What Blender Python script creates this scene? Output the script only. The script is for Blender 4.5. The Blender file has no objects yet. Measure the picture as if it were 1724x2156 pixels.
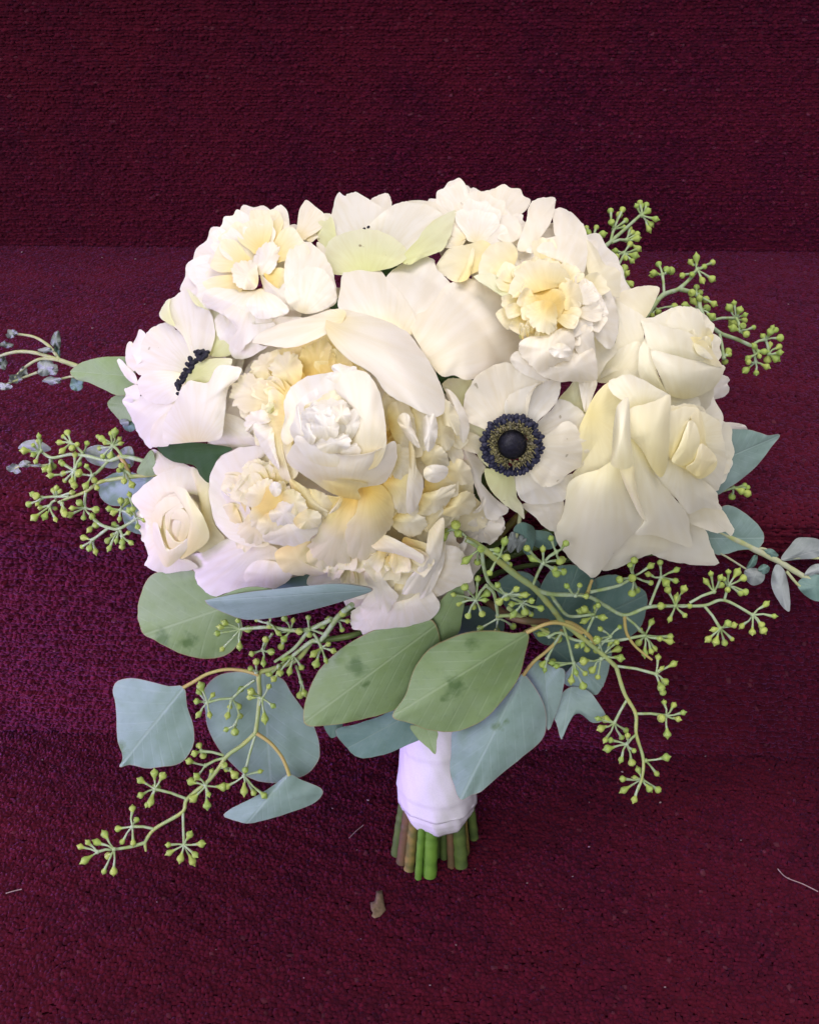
import bpy, math, random
import numpy as np
from mathutils import Vector, Matrix

# ------------------------------------------------------------------ camera, world, lights, exposure
scene = bpy.context.scene
COL = scene.collection
RAD = math.radians
F_PX, CX, CY = 2081.0, 862.0, 1078.0            # focal length and centre in 1724 x 2156 picture units
PITCH, YAW, ROLL, CAM_H = RAD(38.315), RAD(-3.910), RAD(-1.160), 0.4591
STEP_Y, STEP_H, STEP_T = 0.3646, 0.175, 0.29     # first riser, riser height, tread depth

fw = Vector((math.sin(YAW)*math.cos(PITCH), math.cos(YAW)*math.cos(PITCH), -math.sin(PITCH)))
r0 = Vector((math.cos(YAW), -math.sin(YAW), 0)); u0 = r0.cross(fw)
RT = r0*math.cos(ROLL) + u0*math.sin(ROLL); UP = u0*math.cos(ROLL) - r0*math.sin(ROLL)
CAM = Vector((0, 0, CAM_H))
cd = bpy.data.cameras.new('camera'); cam = bpy.data.objects.new('camera', cd); COL.objects.link(cam)
cam.matrix_world = Matrix(((RT.x, UP.x, -fw.x, CAM.x), (RT.y, UP.y, -fw.y, CAM.y), (RT.z, UP.z, -fw.z, CAM.z), (0, 0, 0, 1)))
cd.sensor_fit = 'HORIZONTAL'; cd.sensor_width = 24.0; cd.lens = 24.0*F_PX/1724.0
cd.clip_start = 0.01; cd.clip_end = 50
scene.camera = cam

w = bpy.data.worlds.new('World'); scene.world = w; w.use_nodes = True
bg = w.node_tree.nodes['Background']; bg.inputs[0].default_value = (0.62, 0.61, 0.66, 1); bg.inputs[1].default_value = 0.56

def area(name, loc, target, size, power, col, size_y=None):
    d = bpy.data.lights.new(name, 'AREA'); d.energy = power; d.color = col; d.size = size
    if size_y: d.shape = 'RECTANGLE'; d.size_y = size_y
    o = bpy.data.objects.new(name, d); COL.objects.link(o); o.location = loc
    o.rotation_euler = (Vector(target) - Vector(loc)).to_track_quat('-Z', 'Y').to_euler()
    return o
HEAD = (0, 0.34, 0.24)
area('ceiling_lamp', (0.25, 0.45, 2.2), HEAD, 1.3, 35, (1.0, 0.90, 0.84))
vl = area('violet_riser_light', (-0.86, 0.10, 0.16), (-.31, .37, .075), 0.30, 1.25, (0.58, 0.40, 1.0), 0.30); vl.data.spread = RAD(36)  # added violet lamp, narrowed to tint the left riser; no window there
area('room_daylight', (-0.55, -1.5, 1.40), HEAD, 1.9, 51, (0.99, 0.96, 1.0))

vs = scene.view_settings; vs.view_transform = 'Standard'; vs.look = 'None'; vs.exposure = 0.02; vs.gamma = 1.0; vs.use_curve_mapping = False
scene.render.engine = 'CYCLES'
scene.cycles.max_bounces = 10; scene.cycles.diffuse_bounces = 7; scene.cycles.transmission_bounces = 8
scene.cycles.use_denoising = True; scene.cycles.sample_clamp_indirect = 4.0

# ------------------------------------------------------------------ helpers
def smooth_depth(x, y):
    """Depth of the rounded mass of the bouquet along the line of sight (metres)."""
    q = ((x-900)/640)**2 + ((y-850)/480)**2
    if q > 1: q = 1 + 0.35*(1-math.exp(-(q-1)/0.35))
    return 0.40 - 0.07*(1-q)
def unproj(x, y, d):
    x, y, d = float(x), float(y), float(d)
    return CAM + d*(fw + RT*((x-CX)/F_PX) - UP*((y-CY)/F_PX))
def on_plane(x, y, z=0.0):
    x, y = float(x), float(y)
    v = fw + RT*((x-CX)/F_PX) - UP*((y-CY)/F_PX)
    return CAM + v*((z-CAM_H)/v.z)
CROPS = {'A': (350, 550, .522), 'B': (1200, 550, .58), 'C': (350, 1150, .522), 'D': (1150, 1050, .6961), 'E': (200, 1650, .609),
         'F': (1000, 1700, .6381), 'G': (0, 950, .3709), 'H': (1700, 550, .6259), 'I': (0, 1900, .58), 'J': (700, 750, .522),
         'K': (600, 1350, .522), 'L': (1250, 1000, .348), 'M': (850, 550, .348), 'N': (1650, 1000, .348), 'O': (1300, 1550, .609),
         'P': (1050, 2100, .29), 'Q': (350, 850, .261), 'W': (0, 0, 1.42)}
def cv(c, x, y):
    a = CROPS[c]; return (a[0]+a[2]*x)/1.42, (a[1]+a[2]*y)/1.42
def csc(c): return CROPS[c][2]/1.42

def thing(name, label, cat, group=None, loc=(0, 0, 0)):
    o = bpy.data.objects.new(name, None); COL.objects.link(o); o.location = loc; o.empty_display_size = 0.01
    o['label'] = label; o['category'] = cat
    if group: o['group'] = group
    return o
def link(name, me, parent=None, label=None):
    o = bpy.data.objects.new(name, me); COL.objects.link(o)
    if parent is not None:
        o.parent = parent
        if parent.type == 'EMPTY': o.matrix_parent_inverse = parent.matrix_basis.inverted()   # meshes keep world coordinates
    if label: o['label'] = label
    return o
def mesh(name, V, Fc, mat, smooth=True, attrs=None):
    me = bpy.data.meshes.new(name); me.from_pydata([tuple(v) for v in V], [], Fc)
    if smooth: me.polygons.foreach_set('use_smooth', [True]*len(me.polygons))
    me.materials.append(mat)
    for k, arr in (attrs or {}).items():
        a = me.attributes.new(k, 'FLOAT_COLOR', 'POINT'); a.data.foreach_set('color', np.asarray(arr, np.float32).ravel())
    me.update(); return me
def catmull(P, n, closed=True):
    P = np.asarray(P, float); m = len(P); out = []
    seg = m if closed else m-1
    cnt = max(2, int(math.ceil(n/seg)))
    for i in range(seg):
        if closed: a, b, c, d = P[(i-1) % m], P[i], P[(i+1) % m], P[(i+2) % m]
        else: a, b, c, d = P[max(i-1, 0)], P[i], P[i+1], P[min(i+2, m-1)]
        for k in range(cnt):
            t = k/cnt
            out.append(0.5*((2*b)+(-a+c)*t+(2*a-5*b+4*c-d)*t*t+(-a+3*b-3*c+d)*t**3))
    if not closed: out.append(P[-1])
    return np.array(out)
def tube(path, radii, ns=6, cap=True):
    V, Fc = [], []
    n = len(path); path = [Vector(p) for p in path]
    ref = Vector((0.3, 0.2, 0.93))
    for i in range(n):
        t = (path[min(i+1, n-1)] - path[max(i-1, 0)])
        if t.length < 1e-9: t = Vector((0, 0, 1))
        t.normalize(); a = t.cross(ref)
        if a.length < 1e-3: a = t.cross(Vector((1, 0, 0)))
        a.normalize(); b = t.cross(a)
        rr = radii[i] if hasattr(radii, '__len__') else radii
        for k in range(ns):
            g = 2*math.pi*k/ns; V.append(path[i] + (a*math.cos(g)+b*math.sin(g))*rr)
    for i in range(n-1):
        for k in range(ns):
            Fc.append((i*ns+k, i*ns+(k+1) % ns, (i+1)*ns+(k+1) % ns, (i+1)*ns+k))
    if cap:
        o = len(V); V += [v.copy() for v in V[:ns]] + [v.copy() for v in V[(n-1)*ns:n*ns]]
        Fc.append(tuple(range(o, o+ns))[::-1]); Fc.append(tuple(range(o+ns, o+2*ns)))
    return V, Fc
def merge(parts):
    V, Fc = [], []
    for v, f in parts:
        o = len(V); V += list(v); Fc += [tuple(i+o for i in q) for q in f]
    return V, Fc

# ------------------------------------------------------------------ materials
def new_mat(name):
    m = bpy.data.materials.new(name); m.use_nodes = True
    nt = m.node_tree; nt.nodes.clear()
    return m, nt
def N(nt, typ, **kw):
    n = nt.nodes.new(typ)
    for k, v in kw.items(): setattr(n, k, v)
    return n
def L(nt, a, b): nt.links.new(a, b)
def mix(nt, fac, a, b, blend='MIX'):
    n = N(nt, 'ShaderNodeMix', data_type='RGBA', blend_type=blend)
    for s, v in ((n.inputs[0], fac), (n.inputs[6], a), (n.inputs[7], b)):
        if hasattr(v, 'links') or hasattr(v, 'is_linked'): L(nt, v, s)
        else: s.default_value = v if not isinstance(v, tuple) else (*v, 1)[:4]
    return n.outputs[2]
def mth(nt, op, a, b=0.0, c=None):
    n = N(nt, 'ShaderNodeMath', operation=op)
    for s, v in zip(n.inputs, (a, b) if c is None else (a, b, c)):
        if hasattr(v, 'is_linked'): L(nt, v, s)
        else: s.default_value = v
    return n.outputs[0]
def ramp(nt, fac, stops, interp='LINEAR'):
    n = N(nt, 'ShaderNodeValToRGB'); n.color_ramp.interpolation = interp
    el = n.color_ramp.elements
    while len(el) < len(stops): el.new(0.5)
    for e, (p, c) in zip(el, stops): e.position = p; e.color = (*c, 1)
    L(nt, fac, n.inputs[0]); return n.outputs[0]

def petal_mat(name, base, mid, tip, lo=0.05, hi=0.75, veins=0.38, transl=0.54, rough=0.75, green=None, specks=0.0):
    m, nt = new_mat(name)
    at = N(nt, 'ShaderNodeAttribute', attribute_name='pt'); sp = N(nt, 'ShaderNodeSeparateColor'); L(nt, at.outputs['Color'], sp.inputs[0])
    v, ang, s = sp.outputs[0], sp.outputs[1], sp.outputs[2]; rnd = at.outputs['Alpha']
    geo = N(nt, 'ShaderNodeNewGeometry')
    nz = N(nt, 'ShaderNodeTexNoise'); nz.inputs['Scale'].default_value = 55; nz.inputs['Detail'].default_value = 4; L(nt, geo.outputs['Position'], nz.inputs['Vector'])
    vv = mth(nt, 'ADD', v, mth(nt, 'MULTIPLY', mth(nt, 'SUBTRACT', nz.outputs[0], 0.5), 0.35))
    colr = ramp(nt, vv, [(lo, base), ((lo+hi)/2, mid), (hi, tip)])
    # vein streaks that fan from the base of the petal
    cmb = N(nt, 'ShaderNodeCombineXYZ'); L(nt, mth(nt, 'MULTIPLY', ang, 70.0), cmb.inputs[0]); L(nt, mth(nt, 'MULTIPLY', v, 2.2), cmb.inputs[1]); L(nt, mth(nt, 'MULTIPLY', rnd, 37.0), cmb.inputs[2])
    vn = N(nt, 'ShaderNodeTexNoise'); vn.inputs['Scale'].default_value = 1.0; vn.inputs['Detail'].default_value = 3; L(nt, cmb.outputs[0], vn.inputs['Vector'])
    dark = ramp(nt, vn.outputs[0], [(0.32, (0.95, 0.93, 0.87)), (0.60, (1, 1, 1))])
    colr = mix(nt, veins*2.0 if veins < 0.5 else 1.0, colr, mix(nt, 1.0, colr, dark, 'MULTIPLY'))
    # each petal a little different
    hue = ramp(nt, rnd, [(0.0, (1.0, 0.985, 0.95)), (0.5, (1, 1, 1)), (1.0, (0.985, 0.985, 1.0))])
    colr = mix(nt, 1.0, colr, hue, 'MULTIPLY')
    if green:
        g = mth(nt, 'MULTIPLY', ramp_f(nt, vv, 0.55, 0.95), 0.8)
        colr = mix(nt, g, colr, green)
    if specks:
        n2 = N(nt, 'ShaderNodeTexNoise'); n2.inputs['Scale'].default_value = 330; n2.inputs['Detail'].default_value = 1; L(nt, geo.outputs['Position'], n2.inputs['Vector'])
        colr = mix(nt, mth(nt, 'MULTIPLY', ramp_f(nt, n2.outputs[0], 0.76, 0.80), specks), colr, (0.30, 0.24, 0.12))
    rim = mth(nt, 'MULTIPLY', mth(nt, 'MULTIPLY', ramp_f(nt, s, .93, 1.0), ramp_f(nt, mth(nt, 'ADD', nz.outputs[0], mth(nt, 'MULTIPLY', vn.outputs[0], .5)), 1.0, 1.15)), .35)
    colr = mix(nt, rim, colr, (.72, .62, .42))                                                # edges a little bruised
    b = N(nt, 'ShaderNodeBsdfPrincipled'); L(nt, colr, b.inputs['Base Color']); b.inputs['Roughness'].default_value = rough
    b.inputs['Specular IOR Level'].default_value = 0.12
    b.inputs['Sheen Weight'].default_value = 0.08
    bp = N(nt, 'ShaderNodeBump'); bp.inputs['Strength'].default_value = veins; bp.inputs['Distance'].default_value = 0.0006
    n3 = N(nt, 'ShaderNodeTexNoise'); n3.inputs['Scale'].default_value = 160; n3.inputs['Detail'].default_value = 3; L(nt, geo.outputs['Position'], n3.inputs['Vector'])
    L(nt, mth(nt, 'ADD', vn.outputs[0], mth(nt, 'MULTIPLY', n3.outputs[0], 0.6)), bp.inputs['Height']); L(nt, bp.outputs[0], b.inputs['Normal'])
    tr = N(nt, 'ShaderNodeBsdfTranslucent'); L(nt, mix(nt, 0.12, colr, (0.96, 0.92, 0.70)), tr.inputs[0])
    ms = N(nt, 'ShaderNodeMixShader'); ms.inputs[0].default_value = transl; L(nt, b.outputs[0], ms.inputs[1]); L(nt, tr.outputs[0], ms.inputs[2])
    out = N(nt, 'ShaderNodeOutputMaterial'); L(nt, ms.outputs[0], out.inputs[0]); return m
def ramp_f(nt, fac, a, b):
    n = N(nt, 'ShaderNodeMapRange'); n.inputs[1].default_value = a; n.inputs[2].default_value = b; L(nt, fac, n.inputs[0]); return n.outputs[0]

M = {}
M['pw'] = petal_mat('peony_outer_petal', (.94, .88, .66), (.945, .92, .85), (.945, .925, .89), 0.0, 0.5)
M['py'] = petal_mat('peony_inner_petal', (.94, .80, .36), (.945, .885, .60), (.945, .915, .78), 0.0, 0.8)
M['pd'] = petal_mat('peony_deep_petal', (.94, .77, .28), (.945, .85, .47), (.945, .90, .66), 0.1, 1.0)
M['pk'] = petal_mat('peony_yellow_throat_petal', (.94, .76, .22), (.945, .875, .52), (.945, .92, .80), 0.0, 0.62)
M['pb'] = petal_mat('peony_ball_petal', (.94, .86, .55), (.945, .915, .80), (.945, .93, .91), 0.0, 0.6)
M['rw'] = petal_mat('rose_petal', (.93, .895, .66), (.935, .915, .78), (.935, .92, .84), 0.0, 0.75, veins=0.3)
M['ry'] = petal_mat('rose_inner_petal', (.93, .87, .54), (.935, .90, .68), (.935, .91, .78), 0.0, 0.9, veins=0.25)
M['aw'] = petal_mat('anemone_petal', (.80, .80, .62), (.88, .865, .79), (.91, .895, .85), 0.05, 0.5, veins=0.45, specks=0.5)
M['ag'] = petal_mat('anemone_green_petal', (.76, .79, .44), (.82, .84, .58), (.87, .88, .73), 0.0, 0.9, veins=0.4, specks=0.8)

def leaf_mat(name, c1, c2, edge, rib, gloss=0.42, bloom=(.42, .52, .53), bl=0.4, rib_w=0.012):
    m, nt = new_mat(name)
    at = N(nt, 'ShaderNodeAttribute', attribute_name='pt'); sp = N(nt, 'ShaderNodeSeparateColor'); L(nt, at.outputs['Color'], sp.inputs[0])
    v, ang, s = sp.outputs[0], sp.outputs[1], sp.outputs[2]; rnd = at.outputs['Alpha']
    a2 = N(nt, 'ShaderNodeAttribute', attribute_name='spot'); spt = N(nt, 'ShaderNodeSeparateColor'); L(nt, a2.outputs['Color'], spt.inputs[0])
    geo = N(nt, 'ShaderNodeNewGeometry')
    def noise(sc, det=4):
        n = N(nt, 'ShaderNodeTexNoise'); n.inputs['Scale'].default_value = sc; n.inputs['Detail'].default_value = det; L(nt, geo.outputs['Position'], n.inputs['Vector']); return n.outputs[0]
    n1, n2, n3 = noise(30), noise(420, 5), noise(140)
    colr = mix(nt, ramp_f(nt, mth(nt, 'ADD', n1, mth(nt, 'MULTIPLY', mth(nt, 'SUBTRACT', rnd, .5), .5)), .3, .7), c1, c2)
    colr = mix(nt, mth(nt, 'MULTIPLY', ramp_f(nt, mth(nt, 'ADD', n3, mth(nt, 'MULTIPLY', n1, .5)), .45, 1.0), bl), colr, bloom)   # waxy bloom
    colr = mix(nt, mth(nt, 'MULTIPLY', ramp_f(nt, n2, .55, .75), .30), colr, mix(nt, .5, colr, (.05, .09, .05)))
    lat = mth(nt, 'ABSOLUTE', mth(nt, 'SUBTRACT', ang, 0.5))
    ribf = mth(nt, 'SUBTRACT', 1.0, ramp_f(nt, lat, rib_w*0.3, rib_w*1.3))
    # side veins
    wv = N(nt, 'ShaderNodeTexWave'); wv.inputs['Scale'].default_value = 1.0; wv.inputs['Distortion'].default_value = 3.5
    cmb = N(nt, 'ShaderNodeCombineXYZ'); L(nt, mth(nt, 'SUBTRACT', mth(nt, 'MULTIPLY', v, 2.6), mth(nt, 'MULTIPLY', lat, 3.2)), cmb.inputs[0]); L(nt, rnd, cmb.inputs[1]); L(nt, cmb.outputs[0], wv.inputs['Vector'])
    sv = mth(nt, 'MULTIPLY', mth(nt, 'MULTIPLY', ramp_f(nt, wv.outputs[1], .90, 1.0), ramp_f(nt, n3, .30, .60)), .26)
    colr = mix(nt, mth(nt, 'MAXIMUM', mth(nt, 'MULTIPLY', ribf, .5), sv), colr, rib)
    spf = ramp_f(nt, mth(nt, 'ADD', spt.outputs[0], mth(nt, 'MULTIPLY', mth(nt, 'SUBTRACT', noise(260), .5), 1.1)), .42, .80)
    colr = mix(nt, mth(nt, 'MULTIPLY', spf, .72), colr, (.055, .115, .03))                     # bloom rubbed off
    colr = mix(nt, mth(nt, 'MULTIPLY', ramp_f(nt, s, .985, 1.0), .5), colr, edge)
    b = N(nt, 'ShaderNodeBsdfPrincipled'); L(nt, colr, b.inputs['Base Color']); b.inputs['Specular IOR Level'].default_value = 0.35
    L(nt, mth(nt, 'SUBTRACT', gloss+.22, mth(nt, 'MULTIPLY', spf, .15)), b.inputs['Roughness'])
    bp = N(nt, 'ShaderNodeBump'); bp.inputs['Strength'].default_value = .35; bp.inputs['Distance'].default_value = .0006
    L(nt, mth(nt, 'SUBTRACT', mth(nt, 'MULTIPLY', n3, .7), mth(nt, 'ADD', mth(nt, 'MULTIPLY', ribf, .5), sv)), bp.inputs['Height']); L(nt, bp.outputs[0], b.inputs['Normal'])
    tr = N(nt, 'ShaderNodeBsdfTranslucent'); L(nt, mix(nt, .4, colr, (.25, .38, .06)), tr.inputs[0])
    ms = N(nt, 'ShaderNodeMixShader'); ms.inputs[0].default_value = .14; L(nt, b.outputs[0], ms.inputs[1]); L(nt, tr.outputs[0], ms.inputs[2])
    out = N(nt, 'ShaderNodeOutputMaterial'); L(nt, ms.outputs[0], out.inputs[0]); return m
M['lg'] = leaf_mat('eucalyptus_green', (.165, .250, .090), (.205, .290, .125), (.36, .15, .09), (.27, .36, .19), bl=.28, bloom=(.25, .34, .24))
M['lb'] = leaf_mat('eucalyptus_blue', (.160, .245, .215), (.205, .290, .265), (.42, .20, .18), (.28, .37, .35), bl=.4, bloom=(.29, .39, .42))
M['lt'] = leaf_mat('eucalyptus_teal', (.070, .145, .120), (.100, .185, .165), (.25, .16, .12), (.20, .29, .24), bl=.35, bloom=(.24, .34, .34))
M['ld'] = leaf_mat('peony_leaf', (.010, .042, .006), (.018, .062, .008), (.03, .04, .01), (.04, .09, .03), gloss=.55, bl=.05, rib_w=.006)
M['ls'] = leaf_mat('silver_leaf', (.15, .18, .17), (.26, .29, .29), (.30, .28, .30), (.36, .38, .38), gloss=.6, bl=.5, bloom=(.38, .41, .44))

def plain(name, c, c2=None, rough=.6, scale=200, spec=.3, bump=.2, transl=0):
    m, nt = new_mat(name); geo = N(nt, 'ShaderNodeNewGeometry')
    n = N(nt, 'ShaderNodeTexNoise'); n.inputs['Scale'].default_value = scale; n.inputs['Detail'].default_value = 4; L(nt, geo.outputs['Position'], n.inputs['Vector'])
    b = N(nt, 'ShaderNodeBsdfPrincipled'); b.inputs['Roughness'].default_value = rough; b.inputs['Specular IOR Level'].default_value = spec
    L(nt, mix(nt, ramp_f(nt, n.outputs[0], .35, .65), c, c2 or tuple(x*.75 for x in c)), b.inputs['Base Color'])
    bp = N(nt, 'ShaderNodeBump'); bp.inputs['Strength'].default_value = bump; bp.inputs['Distance'].default_value = .0005; L(nt, n.outputs[0], bp.inputs['Height']); L(nt, bp.outputs[0], b.inputs['Normal'])
    out = N(nt, 'ShaderNodeOutputMaterial'); L(nt, b.outputs[0], out.inputs[0]); return m
M['bud'] = plain('seed_bud', (.25, .35, .065), (.19, .29, .08), .55, 600)
_nt = M['bud'].node_tree; _b = next(n for n in _nt.nodes if n.type == 'BSDF_PRINCIPLED'); _src = _b.inputs['Base Color'].links[0].from_socket
_oi = N(_nt, 'ShaderNodeObjectInfo'); L(_nt, mix(_nt, mth(_nt, 'MULTIPLY', _oi.outputs['Random'], .75), _src, (.33, .38, .09)), _b.inputs['Base Color'])
M['twig'] = plain('waxy_twig', (.22, .30, .11), (.31, .39, .27), .65, 260)
M['stemg'] = plain('branch_stem', (.30, .33, .10), (.24, .32, .14), .55, 180)
M['petiole'] = plain('petiole', (.33, .31, .10), (.34, .24, .09), .5, 120)
M['cut1'] = plain('cut_stem_bright', (.11, .22, .03), (.07, .15, .022), .45, 130)
M['cut2'] = plain('cut_stem_olive', (.085, .125, .03), (.055, .085, .025), .5, 160)
M['cut3'] = plain('cut_stem_brown', (.12, .065, .035), (.07, .055, .025), .55, 160)
M['cut4'] = plain('cut_stem_ochre', (.20, .15, .04), (.09, .09, .025), .55, 200)
M['black'] = plain('anemone_black', (.006, .006, .013), (.013, .013, .026), .6, 900, bump=.6)
M['navy'] = plain('anther_navy', (.009, .010, .028), (.018, .019, .045), .55, 900, bump=.4)
M['olive'] = plain('filament_olive', (.20, .18, .07), (.09, .08, .06), .7, 900)
M['satin'] = plain('ribbon_satin', (.60, .585, .63), (.56, .545, .60), .45, 1400, spec=.4, bump=.12)
M['scrap'] = plain('dry_leaf', (.17, .12, .075), (.11, .08, .05), .9, 400, bump=.8)
M['lint'] = plain('lint', (.30, .22, .23), (.22, .15, .16), .95, 400)
M['silverstem'] = plain('silver_stem', (.30, .33, .14), (.34, .36, .26), .6, 200)

# ------------------------------------------------------------------ carpeted stairs
def carpet_mat():
    m, nt = new_mat('burgundy_carpet')
    at = N(nt, 'ShaderNodeAttribute', attribute_name='pt'); sp = N(nt, 'ShaderNodeSeparateColor'); L(nt, at.outputs['Color'], sp.inputs[0])
    geo = N(nt, 'ShaderNodeNewGeometry')
    n = N(nt, 'ShaderNodeTexNoise'); n.inputs['Scale'].default_value = 22; n.inputs['Detail'].default_value = 5; L(nt, geo.outputs['Position'], n.inputs['Vector'])
    c = mix(nt, sp.outputs[0], (.020, .0005, .0048), (.068, .0029, .0142))
    c = mix(nt, mth(nt, 'MULTIPLY', ramp_f(nt, n.outputs[0], .38, .66), .5), c, (.064, .0031, .0088))
    c = mix(nt, mth(nt, 'MULTIPLY', ramp_f(nt, sp.outputs[1], .985, 1.0), .4), c, (.11, .035, .05))
    b = N(nt, 'ShaderNodeBsdfPrincipled'); L(nt, c, b.inputs['Base Color']); b.inputs['Roughness'].default_value = .95; b.inputs['Specular IOR Level'].default_value = .12
    b.inputs['Sheen Weight'].default_value = .15; b.inputs['Sheen Roughness'].default_value = .45; b.inputs['Sheen Tint'].default_value = (.62, .20, .70, 1)
    out = N(nt, 'ShaderNodeOutputMaterial'); L(nt, b.outputs[0], out.inputs[0]); return m
M['carpet'] = carpet_mat()
M['carpet_back'] = plain('carpet_backing', (.030, .002, .007), (.024, .0015, .005), 1.0, 500, spec=.05)

def profile(pts, step):
    """arc-length samples of a side profile (y, z) with outward normals"""
    P = np.asarray(pts, float); d = np.r_[0, np.cumsum(np.hypot(*np.diff(P, axis=0).T))]
    s = np.arange(0, d[-1], step); y = np.interp(s, d, P[:, 0]); z = np.interp(s, d, P[:, 1])
    ty, tz = np.gradient(y), np.gradient(z); l = np.hypot(ty, tz)+1e-12
    return np.c_[y, z], np.c_[-tz/l, ty/l]
def nosing(y, z, r=0.017):
    return [(y - r*(math.sin(a)) + r*0.35, z - r + r*math.cos(a)) for a in np.linspace(math.pi*0.62, 0, 14)]
D_, H_, T_ = STEP_Y, STEP_H, STEP_T
profs = [
    [(0.02, 0), (D_+.01, 0)],
    [(D_, -0.012)] + [(D_-0.001, 0.05), (D_-0.002, H_-0.035)] + nosing(D_, H_) + [(D_+T_+.01, H_)],
    [(D_+T_, H_-0.012), (D_+T_, H_+0.09), (D_+T_-0.002, 2*H_)] + nosing(D_+T_, 2*H_+.035) + [(D_+T_+0.05, 2*H_+.035)],
]
labels = ['low burgundy carpeted step carrying the bouquet stems', 'middle burgundy carpeted step behind the bouquet stems', 'upper burgundy carpeted step filling the top of the picture']
names = ['carpeted_step', 'carpeted_step', 'carpeted_step']
rng = np.random.default_rng(5)
for pi, (pts, lab) in enumerate(zip(profs, labels)):
    PX, NX = profile(pts, 0.004)
    X = np.linspace(-0.75, 0.75, 40); V, Fc = [], []
    for (y, z), (ny, nz) in zip(PX, NX):
        for x in X: V.append((x, y - ny*0.0012*0 - ny*0.0004, z - nz*0.0012 - 0.0004*0))
    nx = len(X)
    for i in range(len(PX)-1):
        for j in range(nx-1): Fc.append((i*nx+j, i*nx+j+1, (i+1)*nx+j+1, (i+1)*nx+j))
    base = link('carpeted_step', mesh('carpet_backing', V, Fc, M['carpet_back'])); base['kind'] = 'structure'; base['label'] = lab
    # pile: small leaning loops in rows
    row, colw = 0.0018, 0.0019
    PX, NX = profile(pts, row)
    half = (.27, .35, .42)[pi]
    xs = np.arange(-half, half, colw); nr, nc = len(PX), len(xs)
    if pi == 0: keep = PX[:, 0] > 0.18
    else: keep = PX[:, 1] < (1, .2, .365)[pi]
    PX, NX = PX[keep], NX[keep]; nr = len(PX)
    TX = np.c_[NX[:, 1], -NX[:, 0]]
    gx = np.tile(xs, (nr, 1)) + rng.normal(0, .00034, (nr, nc)) + (np.arange(nr) % 2)[:, None]*colw*.5
    off = rng.normal(0, .00030, (nr, nc)) + .0006*np.sin(gx*55 + np.arange(nr)[:, None]*.33)
    h = .0010 + rng.normal(0, .00020, (nr, nc)) + .0003*np.sin(gx*140+np.arange(nr)[:, None]*.9)
    h = np.clip(h, .0004, .0026)
    lean_u = rng.normal(0, .0005, (nr, nc)); lean_v = rng.normal(.0002, .0005, (nr, nc))
    sw = .0011 + rng.normal(0, .00017, (nr, nc)); sv = .00102 + rng.normal(0, .00018, (nr, nc))
    ris = (np.abs(NX[:, 0]) > .5)[:, None]
    sw = np.where(ris, sw*1.35, sw*1.12); sv = np.where(ris, sv*.80, sv*1.08); h = np.where(ris, h*1.15+.0004*(rng.random((nr, 1))-.4), h); off = np.where(ris, off*.6, off)
    seg_ = np.sin(gx*520+np.arange(nr)[:, None]*2.1+3*np.sin(gx*90+np.arange(nr)[:, None]*1.3))*.5+.5
    h = np.where(ris, h*np.where((np.arange(nr) % 2 == 0)[:, None], 1.25+.75*seg_, .45+.35*seg_), h*(.75+.5*seg_))
    rot = rng.uniform(-.5, .5, (nr, nc))
    cy = PX[:, 0][:, None] + TX[:, 0][:, None]*off; cz = PX[:, 1][:, None] + TX[:, 1][:, None]*off
    allv = []
    for lv, (sc, hh, ll) in enumerate(((1.0, 0.0, 0.0), (.52, 1.0, 1.0))):
        for a, bb in ((-1, -1), (1, -1), (1, 1), (-1, 1)):
            uu = (a*np.cos(rot) - bb*np.sin(rot))*sw*sc + lean_u*ll
            wv = (a*np.sin(rot) + bb*np.cos(rot))*sv*sc + lean_v*ll
            hh2 = h*hh
            allv.append(np.stack([gx+uu, cy + TX[:, 0][:, None]*wv + NX[:, 0][:, None]*hh2, cz + TX[:, 1][:, None]*wv + NX[:, 1][:, None]*hh2], -1))
    VV = np.stack(allv, 2).reshape(-1, 3).astype(np.float32)
    T = nr*nc
    fq = []
    for lv in (0,):
        for k in range(4): fq.append((lv*4+k, lv*4+(k+1) % 4, lv*4+4+(k+1) % 4, lv*4+4+k))
    fq.append((4, 5, 6, 7)); fq = np.array(fq)
    FF = (np.arange(T)[:, None, None]*8 + fq[None]).reshape(-1, 4)
    me = bpy.data.meshes.new('carpet_pile')
    me.vertices.add(len(VV)); me.vertices.foreach_set('co', VV.ravel())
    me.loops.add(FF.size); me.loops.foreach_set('vertex_index', FF.ravel().astype(np.int32))
    me.polygons.add(len(FF)); me.polygons.foreach_set('loop_start', np.arange(0, FF.size, 4, dtype=np.int32))
    me.polygons.foreach_set('use_smooth', np.ones(len(FF), bool))
    me.update(calc_edges=True)
    cr = np.zeros((T, 8, 4), np.float32); cr[..., 0] = np.clip(rng.beta(2.6, 3.2, T), 0, 1)[:, None]; cr[..., 1] = rng.random(T)[:, None]; cr[..., 3] = 1
    a = me.attributes.new('pt', 'FLOAT_COLOR', 'POINT'); a.data.foreach_set('color', cr.ravel())
    me.materials.append(M['carpet'])
    p = link('carpet_pile', me, base); p['kind'] = 'stuff'

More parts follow.
